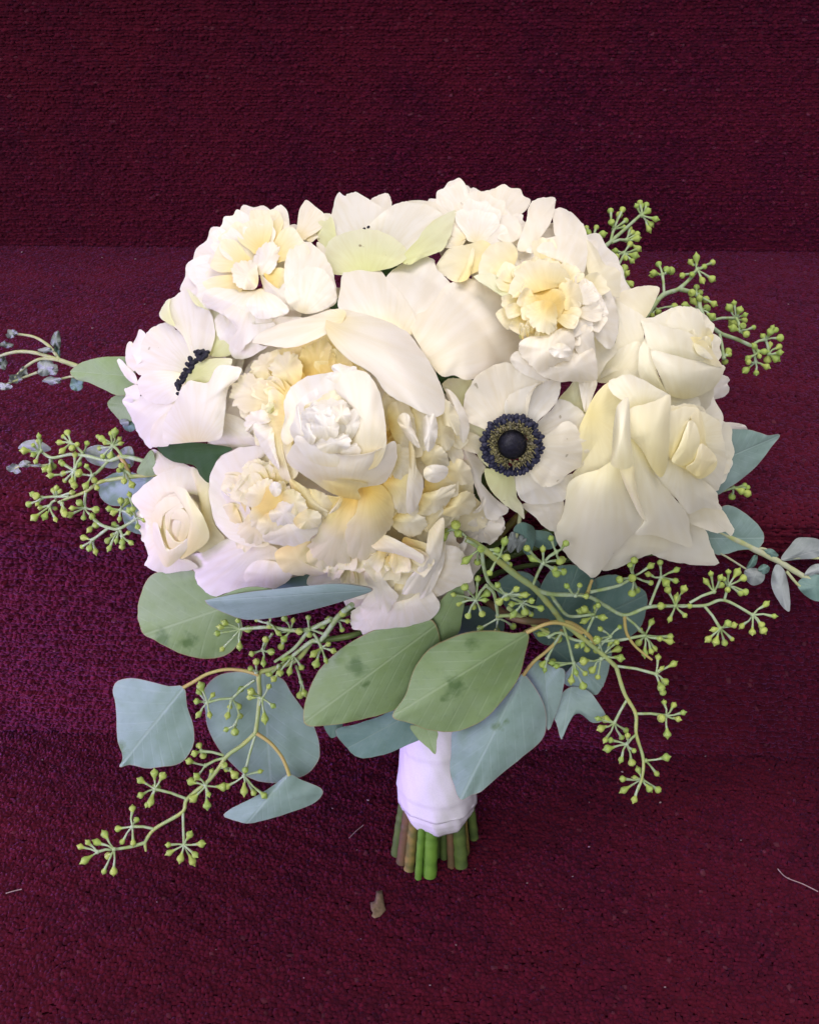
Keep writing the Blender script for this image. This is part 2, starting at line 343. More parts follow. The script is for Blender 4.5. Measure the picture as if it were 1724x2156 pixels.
# ------------------------------------------------------------------ petals and leaves
R_ = random.Random(11)
ZS = 0.85
class Flower:
    def __init__(s, name, label, cat, group, crop, c, R, B, z=0):
        s.c = cv(crop, *c); s.R = R; s.B = B; s.z = z
        s.root = thing(name, label, cat, group, unproj(*s.c, smooth_depth(*s.c)+.03))
    def zf(s, x, y):
        q = ((x-s.c[0])**2 + (y-s.c[1])**2)/s.R**2
        return s.z + (s.B*(1-q) if q < 1.5 else -.5*s.B)
def sheet(fl, crop, pts, zc=4.0, ze=0.0, tuck=5.0, mat='pw', base=None, c=None, name='petal', und=1.0, fr=None, rings=10, seg=64,
          pw=2.0, th=.18, fold=0.0, spots=(), label=None, parent=None, curl=0.0, seed=None, raw=False, tip=None, dk=.45, crk=1.0):
    """One petal or leaf: its outline in picture units is set at its own depth and domed or cupped (mm); returns the mesh object."""
    rr = random.Random(seed if seed is not None else R_.random())
    P = []
    for p in pts:
        x, y = (p[0], p[1]) if raw else cv(crop, p[0], p[1]); P.append((x, y, p[2] if len(p) > 2 else ze, 1.0 if len(p) > 2 else 0.0))
    P = np.array(P); ol = catmull(P, seg); n = len(ol)
    if c is None:
        x, y = ol[:, 0], ol[:, 1]; x2, y2 = np.roll(x, -1), np.roll(y, -1); cr = x*y2-x2*y; A = cr.sum()/2
        cc = np.array([((x+x2)*cr).sum()/(6*A), ((y+y2)*cr).sum()/(6*A)])
    else: cc = np.array(c[:2] if raw else cv(crop, *c[:2]))
    if base is None: bs = np.array(fl.c)
    else: bs = np.array(base if raw else cv(crop, *base))
    dist = np.hypot(ol[:, 0]-bs[0], ol[:, 1]-bs[1]); dmin, dmax = dist.min(), dist.max()
    vb = (dist-dmin)/(dmax-dmin+1e-6)
    z_ol = ol[:, 2] - tuck*np.clip(1-vb*1.8, 0, 1)**1.3*(1-ol[:, 3].clip(0, 1)) + curl*np.clip(vb-.6, 0, 1)*2.5
    tp = ol[dist.argmax(), :2] if tip is None else np.array(tip if raw else cv(crop, *tip))
    ax = tp-bs; ax = ax/(np.hypot(*ax)+1e-9)
    half = max(1e-6, np.abs((ol[:, :2]-bs) @ np.array([-ax[1], ax[0]])).max()); ext = min(np.ptp(ol[:, 0]), np.ptp(ol[:, 1]))
    if fr is None: fr = 1.3 if name == 'petal' else .6
    fr *= min(1, ext/110)
    if fr:
        k1, k2, k3 = rr.randint(9, 13), rr.randint(17, 24), rr.randint(29, 37); p1, p2 = rr.random()*6, rr.random()*6
        g = np.arange(n)/n*2*math.pi
        w_ = fr*(np.sin(k1*g+p1)*.6 + np.sin(k2*g+p2)*.5 + np.sin(k3*g+p1*2)*.35)*np.clip(vb*1.6-.3, 0, 1)
        d = ol[:, :2]-cc; d = d/(np.hypot(d[:, 0], d[:, 1])[:, None]+1e-6); ol[:, :2] += d*w_[:, None]
    if name == 'petal': z_ol = z_ol*ZS; zc *= ZS; zm = float(z_ol.mean()); zc = zm+(zc-zm)*dk
    ph = [rr.random()*6.28 for _ in range(8)]; rnd = rr.random()
    V, AT, SP = [], [], []
    g = np.arange(n)/n*2*math.pi
    wave = und*(np.sin(2*g+ph[0])*.5 + np.sin(3*g+ph[1])*.45 + np.sin(5*g+ph[2])*.35 + np.sin(8*g+ph[3])*.18)
    flut = und*(np.sin(13*g+ph[4])*.30 + np.sin(21*g+ph[5])*.20 + np.sin(34*g+ph[6])*.10)*np.clip(vb*1.5-.2, 0, 1)*min(1, ext/150)**1.5
    def put(x, y, z, s):
        l = ((x-bs[0])*-ax[1] + (y-bs[1])*ax[0])/half
        z = z + fold*abs(l)
        lx_, ly_ = (x-bs[0])*ax[0]+(y-bs[1])*ax[1], (x-bs[0])*-ax[1]+(y-bs[1])*ax[0]
        z += crk*min(1, ext/150)*(.45*math.sin(ly_*.050+ph[4]+.9*math.sin(lx_*.017+ph[5])) + .22*math.sin(ly_*.13+ph[6]+lx_*.02)*s + .16*math.sin(ly_*.27+ph[7]+1.2*math.sin(lx_*.05))*s*s*s)
        V.append(unproj(x, y, smooth_depth(x, y) - (z + (fl.zf(x, y) if fl else 0))*.001))
        dd = math.hypot(x-bs[0], y-bs[1]); a_ = math.atan2((x-bs[0])*-ax[1]+(y-bs[1])*ax[0], (x-bs[0])*ax[0]+(y-bs[1])*ax[1])
        AT.append(((dd-dmin*.8)/(dmax-dmin*.8+1e-6), .5 + a_/(2*math.pi) if name != 'leaf' else .5+.5*l, s, rnd))
        q = 0.0
        for (sx, sy, sr) in spots:
            px, py = cv(crop, sx, sy); q = max(q, 1-math.hypot(x-px, y-py)/(sr*csc(crop))*.75)
        SP.append((max(q, 0), 0, 0, 1))
    def blur(a, w_):
        k = max(1, int(n*w_)); ker = np.hanning(2*k+3)[1:-1]; ker /= ker.sum()
        return np.convolve(np.r_[a[-k:], a, a[:k]], ker, 'valid')
    bx_, by_, bz_ = blur(ol[:, 0], .16), blur(ol[:, 1], .16), blur(z_ol, .16)
    put(cc[0], cc[1], zc, 0)
    for i in range(1, rings+1):
        s = i/rings; s = 1-(1-s)**1.25
        for k in range(n):
            m_ = s**3
            ox, oy, oz = ol[k, 0]*m_+bx_[k]*(1-m_), ol[k, 1]*m_+by_[k]*(1-m_), z_ol[k]*m_+bz_[k]*(1-m_)
            x = cc[0]+(ox-cc[0])*s; y = cc[1]+(oy-cc[1])*s
            put(x, y, zc+(oz-zc)*s**pw + wave[k]*s**2.2 + flut[k]*s**7, s)
    Fc = [(0, 1+(k+1) % n, 1+k) for k in range(n)]
    for i in range(rings-1):
        o = 1+i*n
        for k in range(n): Fc.append((o+k, o+(k+1) % n, o+n+(k+1) % n, o+n+k))
    me = mesh(name, V, Fc, M[mat], True, {'pt': AT, 'spot': SP} if spots or name == 'leaf' else {'pt': AT})
    o = link(name, me, parent if parent is not None else fl.root, label)
    md = o.modifiers.new('thickness', 'SOLIDIFY'); md.thickness = th*.001; md.offset = 0; md.use_rim = False
    return o
def auto(fl, crop, b, ang, Ln, wd, z0, z1, cup=2.0, mat='py', notch=3, seed=None, curl=0.0, fr=0.0, und=.8, sag=0.0, raw=False):
    """A small free petal: base point, direction (deg, picture), length and width in crop units, depth at base and tip."""
    rr = random.Random(seed if seed is not None else R_.random())
    sc = 1 if raw else csc(crop); bx, by = b if raw else cv(crop, *b); Ln *= sc; wd *= sc
    a = RAD(ang); dx, dy = math.cos(a), math.sin(a)
    ts = [0, .18, .4, .62, .82]; ws = [.34, .52, .80, 1.0, .95]
    pts = []
    bend = rr.uniform(-.18, .18)
    def q(t, s_, zz):
        lx = t*Ln; ly = s_*wd*.5 + bend*Ln*t*t
        pts.append((bx+dx*lx-dy*ly, by+dy*lx+dx*ly, zz))
    def zt(t): return z0+(z1-z0)*t**.8 + curl*max(0, t-.7)*3 - sag*t*t
    for t, s_ in zip(ts, ws): q(t, s_, zt(t)+cup*s_*.6)
    k = notch*2+1
    for i in range(k):
        u = .78-1.56*i/(k-1); inn = (i % 2 == 1)
        tt = 1.02-.12*u*u - (rr.uniform(.03, .09) if inn else rr.uniform(-.03, .03)); q(tt, u, zt(1)+cup*abs(u)*.4+rr.uniform(-.8, .8))
    for t, s_ in list(zip(ts, ws))[::-1]: q(t, -s_, zt(t)+cup*s_*.6)
    cxp = (bx+dx*Ln*.55-dy*bend*Ln*.3, by+dy*Ln*.55+dx*bend*Ln*.3)
    return sheet(fl, crop, pts, zc=zt(.55)-cup*.5, dk=1, mat=mat, base=(bx, by), c=cxp, und=und*.7, crk=.35, rings=6, seg=36, raw=True, th=.16, fr=fr, seed=rr.random(), tuck=0, tip=(bx+dx*Ln, by+dy*Ln))
def ruffle(fl, crop, c, n, ra, rb, La, Lb, wd, z0, z1, a0=0, a1=360, mat='py', jit=22, cup=2.0, notch=2, inward=False, seed=1, curl=0.0):
    rr = random.Random(seed)
    for i in range(n):
        g = a0+(a1-a0)*(i+rr.uniform(.1, .9))/n; t = rr.random(); r = ra+(rb-ra)*t
        b = (c[0]+r*math.cos(RAD(g)), c[1]+r*math.sin(RAD(g)))
        Ln = rr.uniform(La, Lb); w_ = wd*rr.uniform(1.0, 1.75); z = z1-(z1-z0)*(t*.8+.2*rr.random())
        auto(fl, crop, b, g+rr.uniform(-jit, jit)+(180 if inward else 0), Ln, w_, z-3, z+rr.uniform(-1, 3)*(1 if not inward else -1), cup*rr.uniform(.3, 1.4), mat, rr.randint(1, notch), rr.random(), curl*rr.uniform(.3, 1))
def backing(fl, R, n=9, z=-14, mat='pw', seed=3, lift=6, wd=.9):
    """Ring of full outer petals below the visible ones, so that the bloom is closed all round."""
    rr = random.Random(seed)
    for ring_, (rad, zz) in enumerate(((1.0, z-8), (.72, z))):
        for i in range(n-ring_*2):
            g = 360*(i+rr.uniform(-.25, .25)+ring_*.5)/(n-ring_*2)
            b = (fl.c[0]+.12*R*math.cos(RAD(g)), fl.c[1]+.12*R*math.sin(RAD(g)))
            auto(fl, 'W', b, g, R*rad*rr.uniform(.8, .95), R*wd*rr.uniform(.8, 1.1), zz, zz+lift, 2.5, mat, 2, rr.random(), raw=True)

# ---- where the stems end on the tread (picture units of crop P) : centre, radius mm, material
SLOTS = [((465, 1565), 2.9, 'cut2'), ((520, 1650), 2.9, 'cut3'), ((598, 1720), 2.7, 'cut4'), ((690, 1815), 1.9, 'cut1'), ((808, 1785), 3.7, 'cut1'),
         ((955, 1610), 1.9, 'cut2'), ((1030, 1700), 3.3, 'cut3'), ((1130, 1680), 3.6, 'cut2'), ((1265, 1400), 2.4, 'cut2'), ((880, 1590), 2.6, 'cut2'),
         ((700, 1600), 2.8, 'cut2'), ((610, 1480), 2.5, 'cut3'), ((1080, 1480), 2.6, 'cut2'), ((830, 1440), 2.7, 'cut2'), ((960, 1380), 2.4, 'cut4'),
         ((720, 1400), 2.2, 'cut2'), ((1180, 1560), 2.2, 'cut4'), ((560, 1560), 2.1, 'cut2'), ((760, 1710), 2.0, 'cut2'), ((1010, 1560), 2.0, 'cut3')]
BASE = on_plane(920, 1795); AXIS = Vector((0.0, math.sin(RAD(14)), math.cos(RAD(14))))
BIND = BASE + AXIS*.125
slot_i = [0]
def stem_to_slot(root, start, slot=None, rad=None, name='stem', mid=None):
    i = slot_i[0] if slot is None else slot
    if slot is None: slot_i[0] += 1
    (px, py), r, mt = SLOTS[i % len(SLOTS)]
    foot = on_plane(*cv('P', px, py), 0.0006)
    off = (foot - BASE); off.z = 0
    a = BASE + AXIS*.035 + off*.80; b = BIND + off*.42
    start = Vector(start)
    m1 = b + AXIS*.03 + (start-b)*.15
    path = [foot, foot*.45+a*.55, a, a*.5+b*.5, b, m1] + ([Vector(mid)] if mid is not None else []) + [start]
    pp = [Vector(p) for p in catmull([tuple(p) for p in path], 48, False)]
    r = (rad or r)*.001
    n = len(pp); rad_ = [r*(1.0+.05*math.sin(k*1.9+i) + (.06 if (k+i) % 9 == 2 else 0))*(1.0 if k < n*.45 else max(.55, 1-.6*(k/n-.45))) for k in range(n)]
    V, Fc = tube(pp, rad_, 12)
    return link(name, mesh(name, V, Fc, M[mt]), root)
def S(t): return [tuple(float(v) for v in p.split(',')) for p in t.split()]
def pet(fl, crop, t, **k): return sheet(fl, crop, S(t), **k)

# ================================================================= flowers
# ---- large peony in the middle, ball-shaped heart
f = P1 = Flower('peony', 'large cream peony with white ball-shaped heart at the front centre of the bouquet', 'peony', 'peonies of the bouquet', 'W', (715, 905), 300, 22)
backing(f, 290, 10, -22, 'pw', 3)
pet(f, 'J', '870,150 960,75 1070,25 1140,50 1165,110 1235,185 1200,300 1100,420 1020,440 960,330 890,240', zc=18, ze=12, tuck=2, und=1.5)
pet(f, 'J', '1010,430 1075,330 1150,250 1230,190 1300,160 1390,165 1480,210 1560,280 1610,380 1632,500 1650,610 1540,665 1430,710 1330,740 1260,712 1190,718 1120,640 1060,540', zc=34, ze=13, tuck=2, und=1.2, rings=12, seg=60, base=(900, 760))
pet(f, 'J', '600,330 603,240 622,130 660,26 735,72 830,110 880,160 960,250 1010,320 1045,430 1010,480 930,440 800,400 690,380', zc=22, ze=14, tuck=2, und=1.0, rings=11, seg=56, base=(900, 620))
pet(f, 'J', '105,520 150,470 230,430 330,400 450,370 560,335 640,350 600,430 520,480 430,522 330,552 230,547 150,532', zc=24, ze=20, tuck=0, und=.8, base=(650, 380))
pet(f, 'J', '525,400,22 550,345,16 620,328,14 700,328,13 830,358,12 930,408,12 1020,500,12 1080,580,12 1130,660,14 1180,760,16 1206,860,18 1200,920,21 1160,950,23 1100,935,24 1010,890,25 930,850,26 860,800,27 800,710,28 740,670,28 670,630,28 600,570,27 545,500,26 524,450,25', zc=33, tuck=0, und=.8, rings=13, seg=80, base=(480, 390), pw=1.7)
# deep yellow hollow over the ball
pet(f, 'J', '190,640 260,560 330,540 430,500 540,470 620,560 700,640 760,700 700,760 600,760 480,760 380,800 280,820 210,740', zc=-6, ze=2, tuck=0, mat='pd', und=2, base=(480, 780), fr=4)
pet(f, 'J', '360,640 400,560 470,520 520,500 560,560 580,640 560,720 470,740 400,720', zc=0, ze=4, mat='pd', und=2.5, tuck=6, fr=4, base=(470, 800))
pet(f, 'J', '560,560 610,580 660,620 690,680 640,690 570,690 540,640', zc=3, ze=5, mat='pd', und=2.0, tuck=6, fr=4, base=(560, 800))
# left ruffles
pet(f, 'J', '205,660 250,600 310,580 360,600 390,660 380,740 330,780 260,760 225,720', zc=9, ze=9, mat='py', und=2.5, fr=6, base=(420, 840))
pet(f, 'J', '90,700 110,640 170,590 250,570 260,620 200,660 210,720 250,760 190,740 130,720', zc=4, ze=7, mat='py', und=2.5, fr=5, base=(420, 860))
pet(f, 'J', '120,680 170,650 215,680 250,740 262,765 200,745 150,730', zc=4, ze=2, mat='pd', und=2, fr=4, base=(420, 860))
pet(f, 'J', '0,760 60,700 150,730 250,770 330,790 300,860 200,900 100,930 20,900 -20,830', zc=13, ze=9, mat='py', und=2.5, fr=7, base=(430, 880))
pet(f, 'J', '60,980 90,930 160,910 220,930 200,980 130,1000 90,1040 70,1030', zc=15, ze=13, mat='pw', und=2, fr=6, base=(360, 960))
pet(f, 'J', '110,1000 190,985 225,1010 230,1080 240,1150 260,1250 200,1190 150,1110', zc=17, ze=14, mat='pw', und=1.5, fr=3, base=(330, 960))
pet(f, 'J', '190,920 250,890 310,890 300,980 280,1080 290,1200 330,1330 260,1280 230,1150 215,1040', zc=12, ze=11, mat='py', und=1.5, fr=4, base=(400, 980))
pet(f, 'J', '270,1010 320,980 340,1050 340,1150 380,1260 330,1240 290,1160', zc=18, ze=15, mat='py', und=1.5, fr=4, base=(400, 980))
ruffle(f, 'J', (470, 900), 12, 142, 246, 117, 229, 109, 4, 10, 150, 215, 'py', seed=21, notch=2)
ruffle(f, 'J', (500, 800), 9, 67, 153, 91, 175, 92, -3, 4, 190, 330, 'pd', seed=22, notch=1)
# small green bract
pet(f, 'J', '178,900 200,865 225,875 230,905 215,930 185,925', zc=17, ze=15, mat='ag', und=1, base=(300, 960), label='small lime green scrap on the peony edge')
# the ball
pet(f, 'J', '285,880 300,820 350,760 420,720 520,700 600,700 620,760 540,820 470,870 420,920 380,980 350,1070 300,1110 268,1060 290,960', zc=14, ze=24, tuck=0, mat='pb', und=1, base=(560, 1250), c=(400, 840))
pet(f, 'J', '330,1000 350,900 420,820 520,770 640,780 720,860 740,980 700,1100 600,1170 480,1180 380,1120', zc=22, ze=20, tuck=0, mat='pb', und=1.5, base=(560, 1250))
ruffle(f, 'J', (545, 990), 9, 120, 175, 120, 165, 105, 29, 32, 0, 360, 'pb', seed=35, notch=1, inward=True, cup=2.5, jit=50)
ruffle(f, 'J', (540, 1000), 8, 70, 120, 90, 130, 82, 33, 35, 0, 360, 'pb', seed=36, notch=1, inward=True, cup=2.5, jit=60)
ruffle(f, 'J', (530, 990), 6, 20, 60, 70, 100, 62, 36, 38, 0, 360, 'pb', seed=37, notch=1, inward=True, cup=2, jit=70)
pet(f, 'J', '375,970 430,885 540,845 645,870 695,960 685,1065 600,1130 480,1130 395,1065', zc=45, ze=37, dk=1, tuck=0, mat='pb', und=2.6, fr=4, crk=2.2, base=(540, 1250))
pet(f, 'J', '440,1010 450,960 500,930 570,940 600,990 590,1060 540,1090 480,1090', zc=48, ze=44, tuck=0, mat='pb', und=2.5, fr=5, base=(540, 1200))
pet(f, 'J', '320,1030 345,960 360,880 375,930 395,1000 440,1060 470,1120 430,1150 370,1110', zc=39, ze=34, tuck=0, mat='pb', und=1, base=(540, 1250))
pet(f, 'J', '470,1090 560,1040 640,1050 670,1090 640,1140 560,1160 490,1140', zc=47, ze=43, tuck=0, mat='pb', und=2, fr=5, base=(540, 1250))
pet(f, 'J', '525,720 572,705 558,662 600,646 655,662 700,665 690,720 640,745 590,760', zc=37, ze=35, tuck=0, mat='pb', und=1.5, fr=1.5, base=(640, 900))
pet(f, 'J', '585,800 600,740 645,700 705,682 775,712 822,790 852,890 866,1000 870,1120 820,1230 720,1260 630,1240 650,1130 690,1060 722,960 705,900 640,855', zc=45, ze=37, tuck=0, mat='pb', und=1.2, base=(760, 1280), rings=12, seg=60)
pet(f, 'K', '500,60,31 515,-20,34 580,-70,38 660,-40,40 780,10,42 900,20,42 1020,-10,40 1110,-60,36 1122,30,31 1090,125,28 1040,182,26 960,198,27 900,205,27 800,205,28 680,170,29 580,120,29', zc=49, tuck=0, mat='pb', und=1, base=(800, 330), rings=12, seg=64, pw=2.2)
pet(f, 'K', '508,62,24 560,70,30 660,120,34 760,150,35 870,165,36 960,190,33 900,215,31 915,272,26 830,263,26 740,232,26 650,172,25 560,112,24', zc=37, tuck=0, mat='pk', und=1, base=(830, 420))
pet(f, 'J', '345,1080 400,1060 480,1110 560,1150 640,1150 690,1100 725,1150 660,1215 540,1235 420,1190', zc=44, ze=39, tuck=0, mat='pb', und=1.5, fr=3, base=(560, 1400))
pet(f, 'J', '595,990 650,930 705,895 725,960 695,1050 640,1095 600,1060', zc=43, ze=40, tuck=0, mat='pb', und=1.2, fr=3, base=(640, 1300))
pet(f, 'J', '440,900 500,835 560,800 620,795 650,850 600,905 540,905 480,930', zc=38, ze=36, tuck=0, mat='py', und=1.8, fr=4, base=(560, 1100))
pet(f, 'J', '410,930 450,890 520,880 560,910 540,960 470,975 425,970', zc=47, ze=43, tuck=0, mat='pb', und=2.2, fr=4, base=(540, 1250))
pet(f, 'J', '560,900 620,880 665,920 660,980 610,1000 570,960', zc=48, ze=44, tuck=0, mat='pb', und=2.2, fr=4, base=(560, 1250))
pet(f, 'J', '395,1000 440,990 470,1050 450,1110 410,1080', zc=47, ze=43, tuck=0, mat='pb', und=1.8, fr=3, base=(540, 1300))
# lower skirt
pet(f, 'K', '690,260 800,255 930,190 1060,160 1120,240 1110,380 1000,450 850,460 740,400', zc=6, ze=8, tuck=0, mat='pd', und=1.5, base=(920, 230))
pet(f, 'K', '735,355 770,310 800,262 812,268 800,310 770,340', zc=22, ze=19, tuck=0, mat='py', und=.5, base=(820, 240))
pet(f, 'K', '800,272,12 900,280,13 890,345,17 850,430,18 835,530,16 865,640,10 780,685,8 700,645,8 640,605,8 622,550,10 655,470,14 715,380,14 755,325,12', zc=23, tuck=0, mat='pk', und=2, fr=7, base=(880, 240), rings=11, seg=64)
pet(f, 'K', '905,275,17 900,222,16 950,196,15 1030,188,14 1092,260,16 1106,350,16 1090,430,15 1040,500,14 1000,570,12 930,628,10 855,600,13 830,500,18 838,420,20 888,350,20', zc=33, tuck=0, mat='pk', und=1.2, fr=4, base=(950, 215), rings=12, seg=64)
pet(f, 'K', '1045,185 1110,105 1160,60 1230,90 1260,170 1240,270 1245,352 1160,355 1110,325 1085,250', zc=22, ze=14, mat='pk', und=1.5, fr=4, base=(1060, 130))
pet(f, 'K', '1105,360 1180,345 1250,360 1295,400 1270,455 1205,492 1140,460 1095,420', zc=16, ze=10, mat='pk', und=1.5, fr=5, base=(1060, 250))
pet(f, 'K', '1225,345 1250,255 1340,225 1450,188 1445,250 1385,315 1310,362', zc=20, ze=13, mat='pk', und=2, fr=5, base=(1100, 200))
pet(f, 'K', '1370,330 1430,280 1500,230 1555,240 1575,290 1540,350 1450,372 1385,360', zc=15, ze=9, mat='py', und=2, fr=5, base=(1200, 150))
pet(f, 'K', '1280,100 1330,75 1410,88 1405,140 1345,178 1285,155', zc=28, ze=24, mat='pb', und=1, tuck=2, base=(1120, 60))
pet(f, 'K', '1195,-60 1225,0 1235,90 1270,150 1270,230 1230,330 1180,345 1180,200 1195,80', zc=24, ze=20, mat='pb', und=1.5, tuck=2, base=(1120, 0))
# frills right of the ball
ruffle(f, 'J', (760, 1090), 16, 112, 255, 143, 256, 86, 3, 11, -62, 40, 'py', seed=41, notch=1, jit=40)
ruffle(f, 'J', (760, 1060), 9, 90, 195, 117, 202, 80, 0, 4, -65, 50, 'pd', seed=42, notch=1, jit=35)
ruffle(f, 'J', (1150, 980), 7, 0, 76, 156, 256, 63, 8, 12, 30, 110, 'py', seed=43, notch=1, jit=30)
pet(f, 'J', '935,970 960,930 1000,940 1020,1010 1050,1080 1060,1130 1000,1080 960,1020', zc=27, ze=24, mat='pb', und=1.5, fr=3, tuck=2)
pet(f, 'J', '1085,960 1140,930 1165,1010 1150,1100 1110,1150 1085,1080', zc=25, ze=22, mat='pb', und=1.5, fr=3, tuck=2)
pet(f, 'J', '1150,880 1210,850 1260,900 1290,980 1280,1060 1240,1010 1180,980', zc=18, ze=14, mat='py', und=2, fr=3)
pet(f, 'J', '1210,790 1260,820 1310,900 1345,990 1335,1060 1310,1100 1285,1040 1280,950 1240,880', zc=14, ze=11, mat='pw', und=1, tuck=2)
ruffle(f, 'K', (1150, 120), 11, 142, 280, 143, 229, 109, 1, 8, 5, 70, 'py', seed=44, notch=1, jit=25)
pet(f, 'J', '880,900 930,860 990,880 1030,960 1040,1060 1010,1150 950,1120 900,1040', zc=18, ze=14, mat='pk', und=1.6, fr=3, tuck=3, base=(800, 1020))
pet(f, 'J', '1020,900 1080,880 1130,930 1140,1030 1110,1130 1050,1140 1020,1040', zc=17, ze=13, mat='pk', und=1.6, fr=3, tuck=3, base=(860, 1000))
pet(f, 'J', '1130,960 1200,940 1250,1000 1260,1090 1210,1150 1150,1120', zc=15, ze=11, mat='py', und=1.6, fr=3, tuck=3, base=(900, 1000))
pet(f, 'K', '1100,-20 1170,-40 1210,40 1200,130 1150,170 1095,120', zc=19, ze=15, mat='pk', und=1.4, fr=3, tuck=3, base=(1040, 40))
pet(f, 'K', '1250,-30 1330,-50 1400,0 1420,80 1360,100 1280,70', zc=17, ze=13, mat='py', und=1.6, fr=3, tuck=3, base=(1080, 20))
pet(f, 'K', '1400,80 1470,40 1540,90 1550,170 1490,190 1420,150', zc=14, ze=10, mat='py', und=1.6, fr=3, tuck=3, base=(1100, 60))
pet(f, 'K', '1255,360 1340,330 1420,370 1400,440 1320,470 1265,430', zc=11, ze=7, mat='py', und=1.6, fr=3, tuck=3, base=(1100, 200))
# outer skirt on the right
pet(f, 'L', '340,900 400,905 470,1010 560,1110 575,1170 480,1205 560,1330 660,1430 772,1490 725,1562 600,1592 560,1500 500,1330 440,1180 380,1050', zc=9, ze=5, tuck=2, mat='pw', und=1.5, fr=3, base=(60, 900), rings=10, seg=64)
pet(f, 'L', '200,1560 300,1490 420,1405 500,1410 560,1480 600,1590 560,1660 480,1690 350,1680 250,1640', zc=-2, ze=2, mat='py', und=2, fr=4, base=(60, 1100), tuck=2)
pet(f, 'L', '470,1530 540,1460 560,1350 530,1300 580,1400 565,1480 520,1525', zc=6, ze=6, mat='pw', und=1, base=(60, 1100))
pet(f, 'K', '1474,462 1540,402 1600,372 1640,382 1724,352 1722,460 1660,525 1590,520 1540,538 1500,505', zc=4, ze=0, tuck=2, mat='pw', und=2.5, fr=5, base=(1250, 200))
pet(f, 'L', '560,1700 580,1620 640,1590 720,1562 745,1660 700,1730 620,1800', zc=-3, ze=1, tuck=0, mat='pw', und=1.5, fr=3, base=(60, 1100))
stem_to_slot(f.root, unproj(760, 930, .372), 4)

# ---- peony at the lower edge with hanging petals
f = P3 = Flower('peony', 'shaggy cream peony at the bottom of the bouquet with torn petals hanging over a leaf', 'peony', 'peonies of the bouquet', 'K', (1130, 560), 190, 8, 2)
backing(f, 170, 8, -14, 'pw', 5)
ruffle(f, 'K', (830, 470), 12, 67, 144, 117, 189, 80, 0, 5, 35, 145, 'py', seed=51, notch=2, jit=20)
ruffle(f, 'K', (1140, 480), 17, 30, 127, 130, 229, 69, 0, 8, 40, 150, 'py', seed=52, notch=2, jit=25)
ruffle(f, 'K', (1120, 500), 8, 45, 136, 117, 175, 80, 8, 12, 30, 140, 'py', seed=53, notch=1, jit=25)
pet(f, 'K', '1000,482 1060,478 1150,520 1240,570 1278,602 1266,642 1200,612 1100,582 1010,565 975,532', zc=19, ze=15, tuck=2, mat='pb', und=.8, base=(950, 450))
pet(f, 'K', '970,600 1040,580 1090,620 1080,680 1020,690 975,650', zc=10, ze=7, mat='py', und=2, fr=5, base=(1000, 500))
pet(f, 'K', '1318,440 1388,378 1392,480 1372,600 1330,690 1262,800 1180,816 1153,812 1180,740 1250,655 1288,560 1300,490', zc=13, ze=9, tuck=2, mat='pw', und=1.5, fr=3, base=(1300, 380), c=(1300, 620))
pet(f, 'K', '1400,510 1395,620 1370,700 1320,800 1270,840 1255,820 1320,690 1368,600', zc=7, ze=5, tuck=1, mat='pw', und=1, base=(1380, 420))
pet(f, 'K', '950,680 1030,685 1072,760 1132,825 1102,872 1066,932 1020,892 985,800 940,730', zc=13, ze=9, tuck=4, mat='pw', und=1.2, base=(980, 600))
pet(f, 'K', '1110,760 1160,720 1230,700 1260,760 1200,840 1120,860', zc=5, ze=3, mat='py', und=2, fr=4)
pet(f, 'K', '935,850 1000,790 1100,845 1200,825 1290,772 1345,830 1370,895 1305,970 1200,1022 1150,1045 1080,1052 1000,1025 955,965 922,905', zc=11, ze=1, tuck=3, mat='pw', und=1.5, rings=11, seg=56, base=(1150, 700))
pet(f, 'K', '868,915 920,885 965,940 1060,1030 1078,1072 1062,1122 1020,1137 960,1102 918,1030 868,1015 857,960', zc=2, ze=-1, tuck=0, mat='pw', und=1.2, base=(1100, 850), fr=3)
pet(f, 'K', '1065,1050 1110,1045 1130,1100 1144,1150 1125,1170 1104,1150 1085,1110', zc=1, ze=0, tuck=0, mat='pw', und=.5, base=(1100, 900))
pet(f, 'K', '1105,1055 1150,1020 1210,1000 1190,1040 1150,1082 1122,1076', zc=0, ze=-1, tuck=0, mat='pw', und=.5, base=(1100, 900))
pet(f, 'K', '1405,538 1470,550 1520,600 1546,660 1556,738 1500,762 1420,800 1330,838 1310,800 1350,720 1385,640 1396,580', zc=4, ze=0, tuck=4, mat='pw', und=1.5, base=(1180, 640))
pet(f, 'K', '610,760 640,700 780,690 890,700 900,760 840,770 780,760 700,770', zc=-6, ze=-6, tuck=0, mat='pw', und=1.5, base=(900, 500))
stem_to_slot(f.root, unproj(880, 1200, .385), 3)

# ---- half-open peony, lower left
f = P2 = Flower('peony', 'half-open cupped peony left of the lowest blooms with a dark green leaf above it', 'peony', 'peonies of the bouquet', 'C', (880, 680), 200, 14, 2)
backing(f, 175, 9, -16, 'pw', 7)
pet(f, 'C', '365,990 480,962 560,918 650,880 800,900 920,940 940,1040 1000,1100 900,1165 750,1166 640,1190 545,1216 490,1172 448,1110 440,1060', zc=3, ze=-3, tuck=3, mat='pw', und=1.6, base=(860, 860), rings=12, seg=60)
pet(f, 'C', '740,1060 800,1010 920,1020 1000,1095 900,1168 790,1160 730,1120', zc=4, ze=1, tuck=3, mat='pw', und=1, base=(900, 860))
pet(f, 'C', '905,965 960,925 1100,895 1115,960 1092,1040 1192,1060 1180,1087 1050,1092 960,1072 918,1022', zc=7, ze=4, mat='py', und=2, fr=5)
pet(f, 'C', '1085,985 1110,900 1200,880 1260,960 1280,1040 1200,1062 1120,1050', zc=8, ze=5, mat='py', und=2, fr=5)
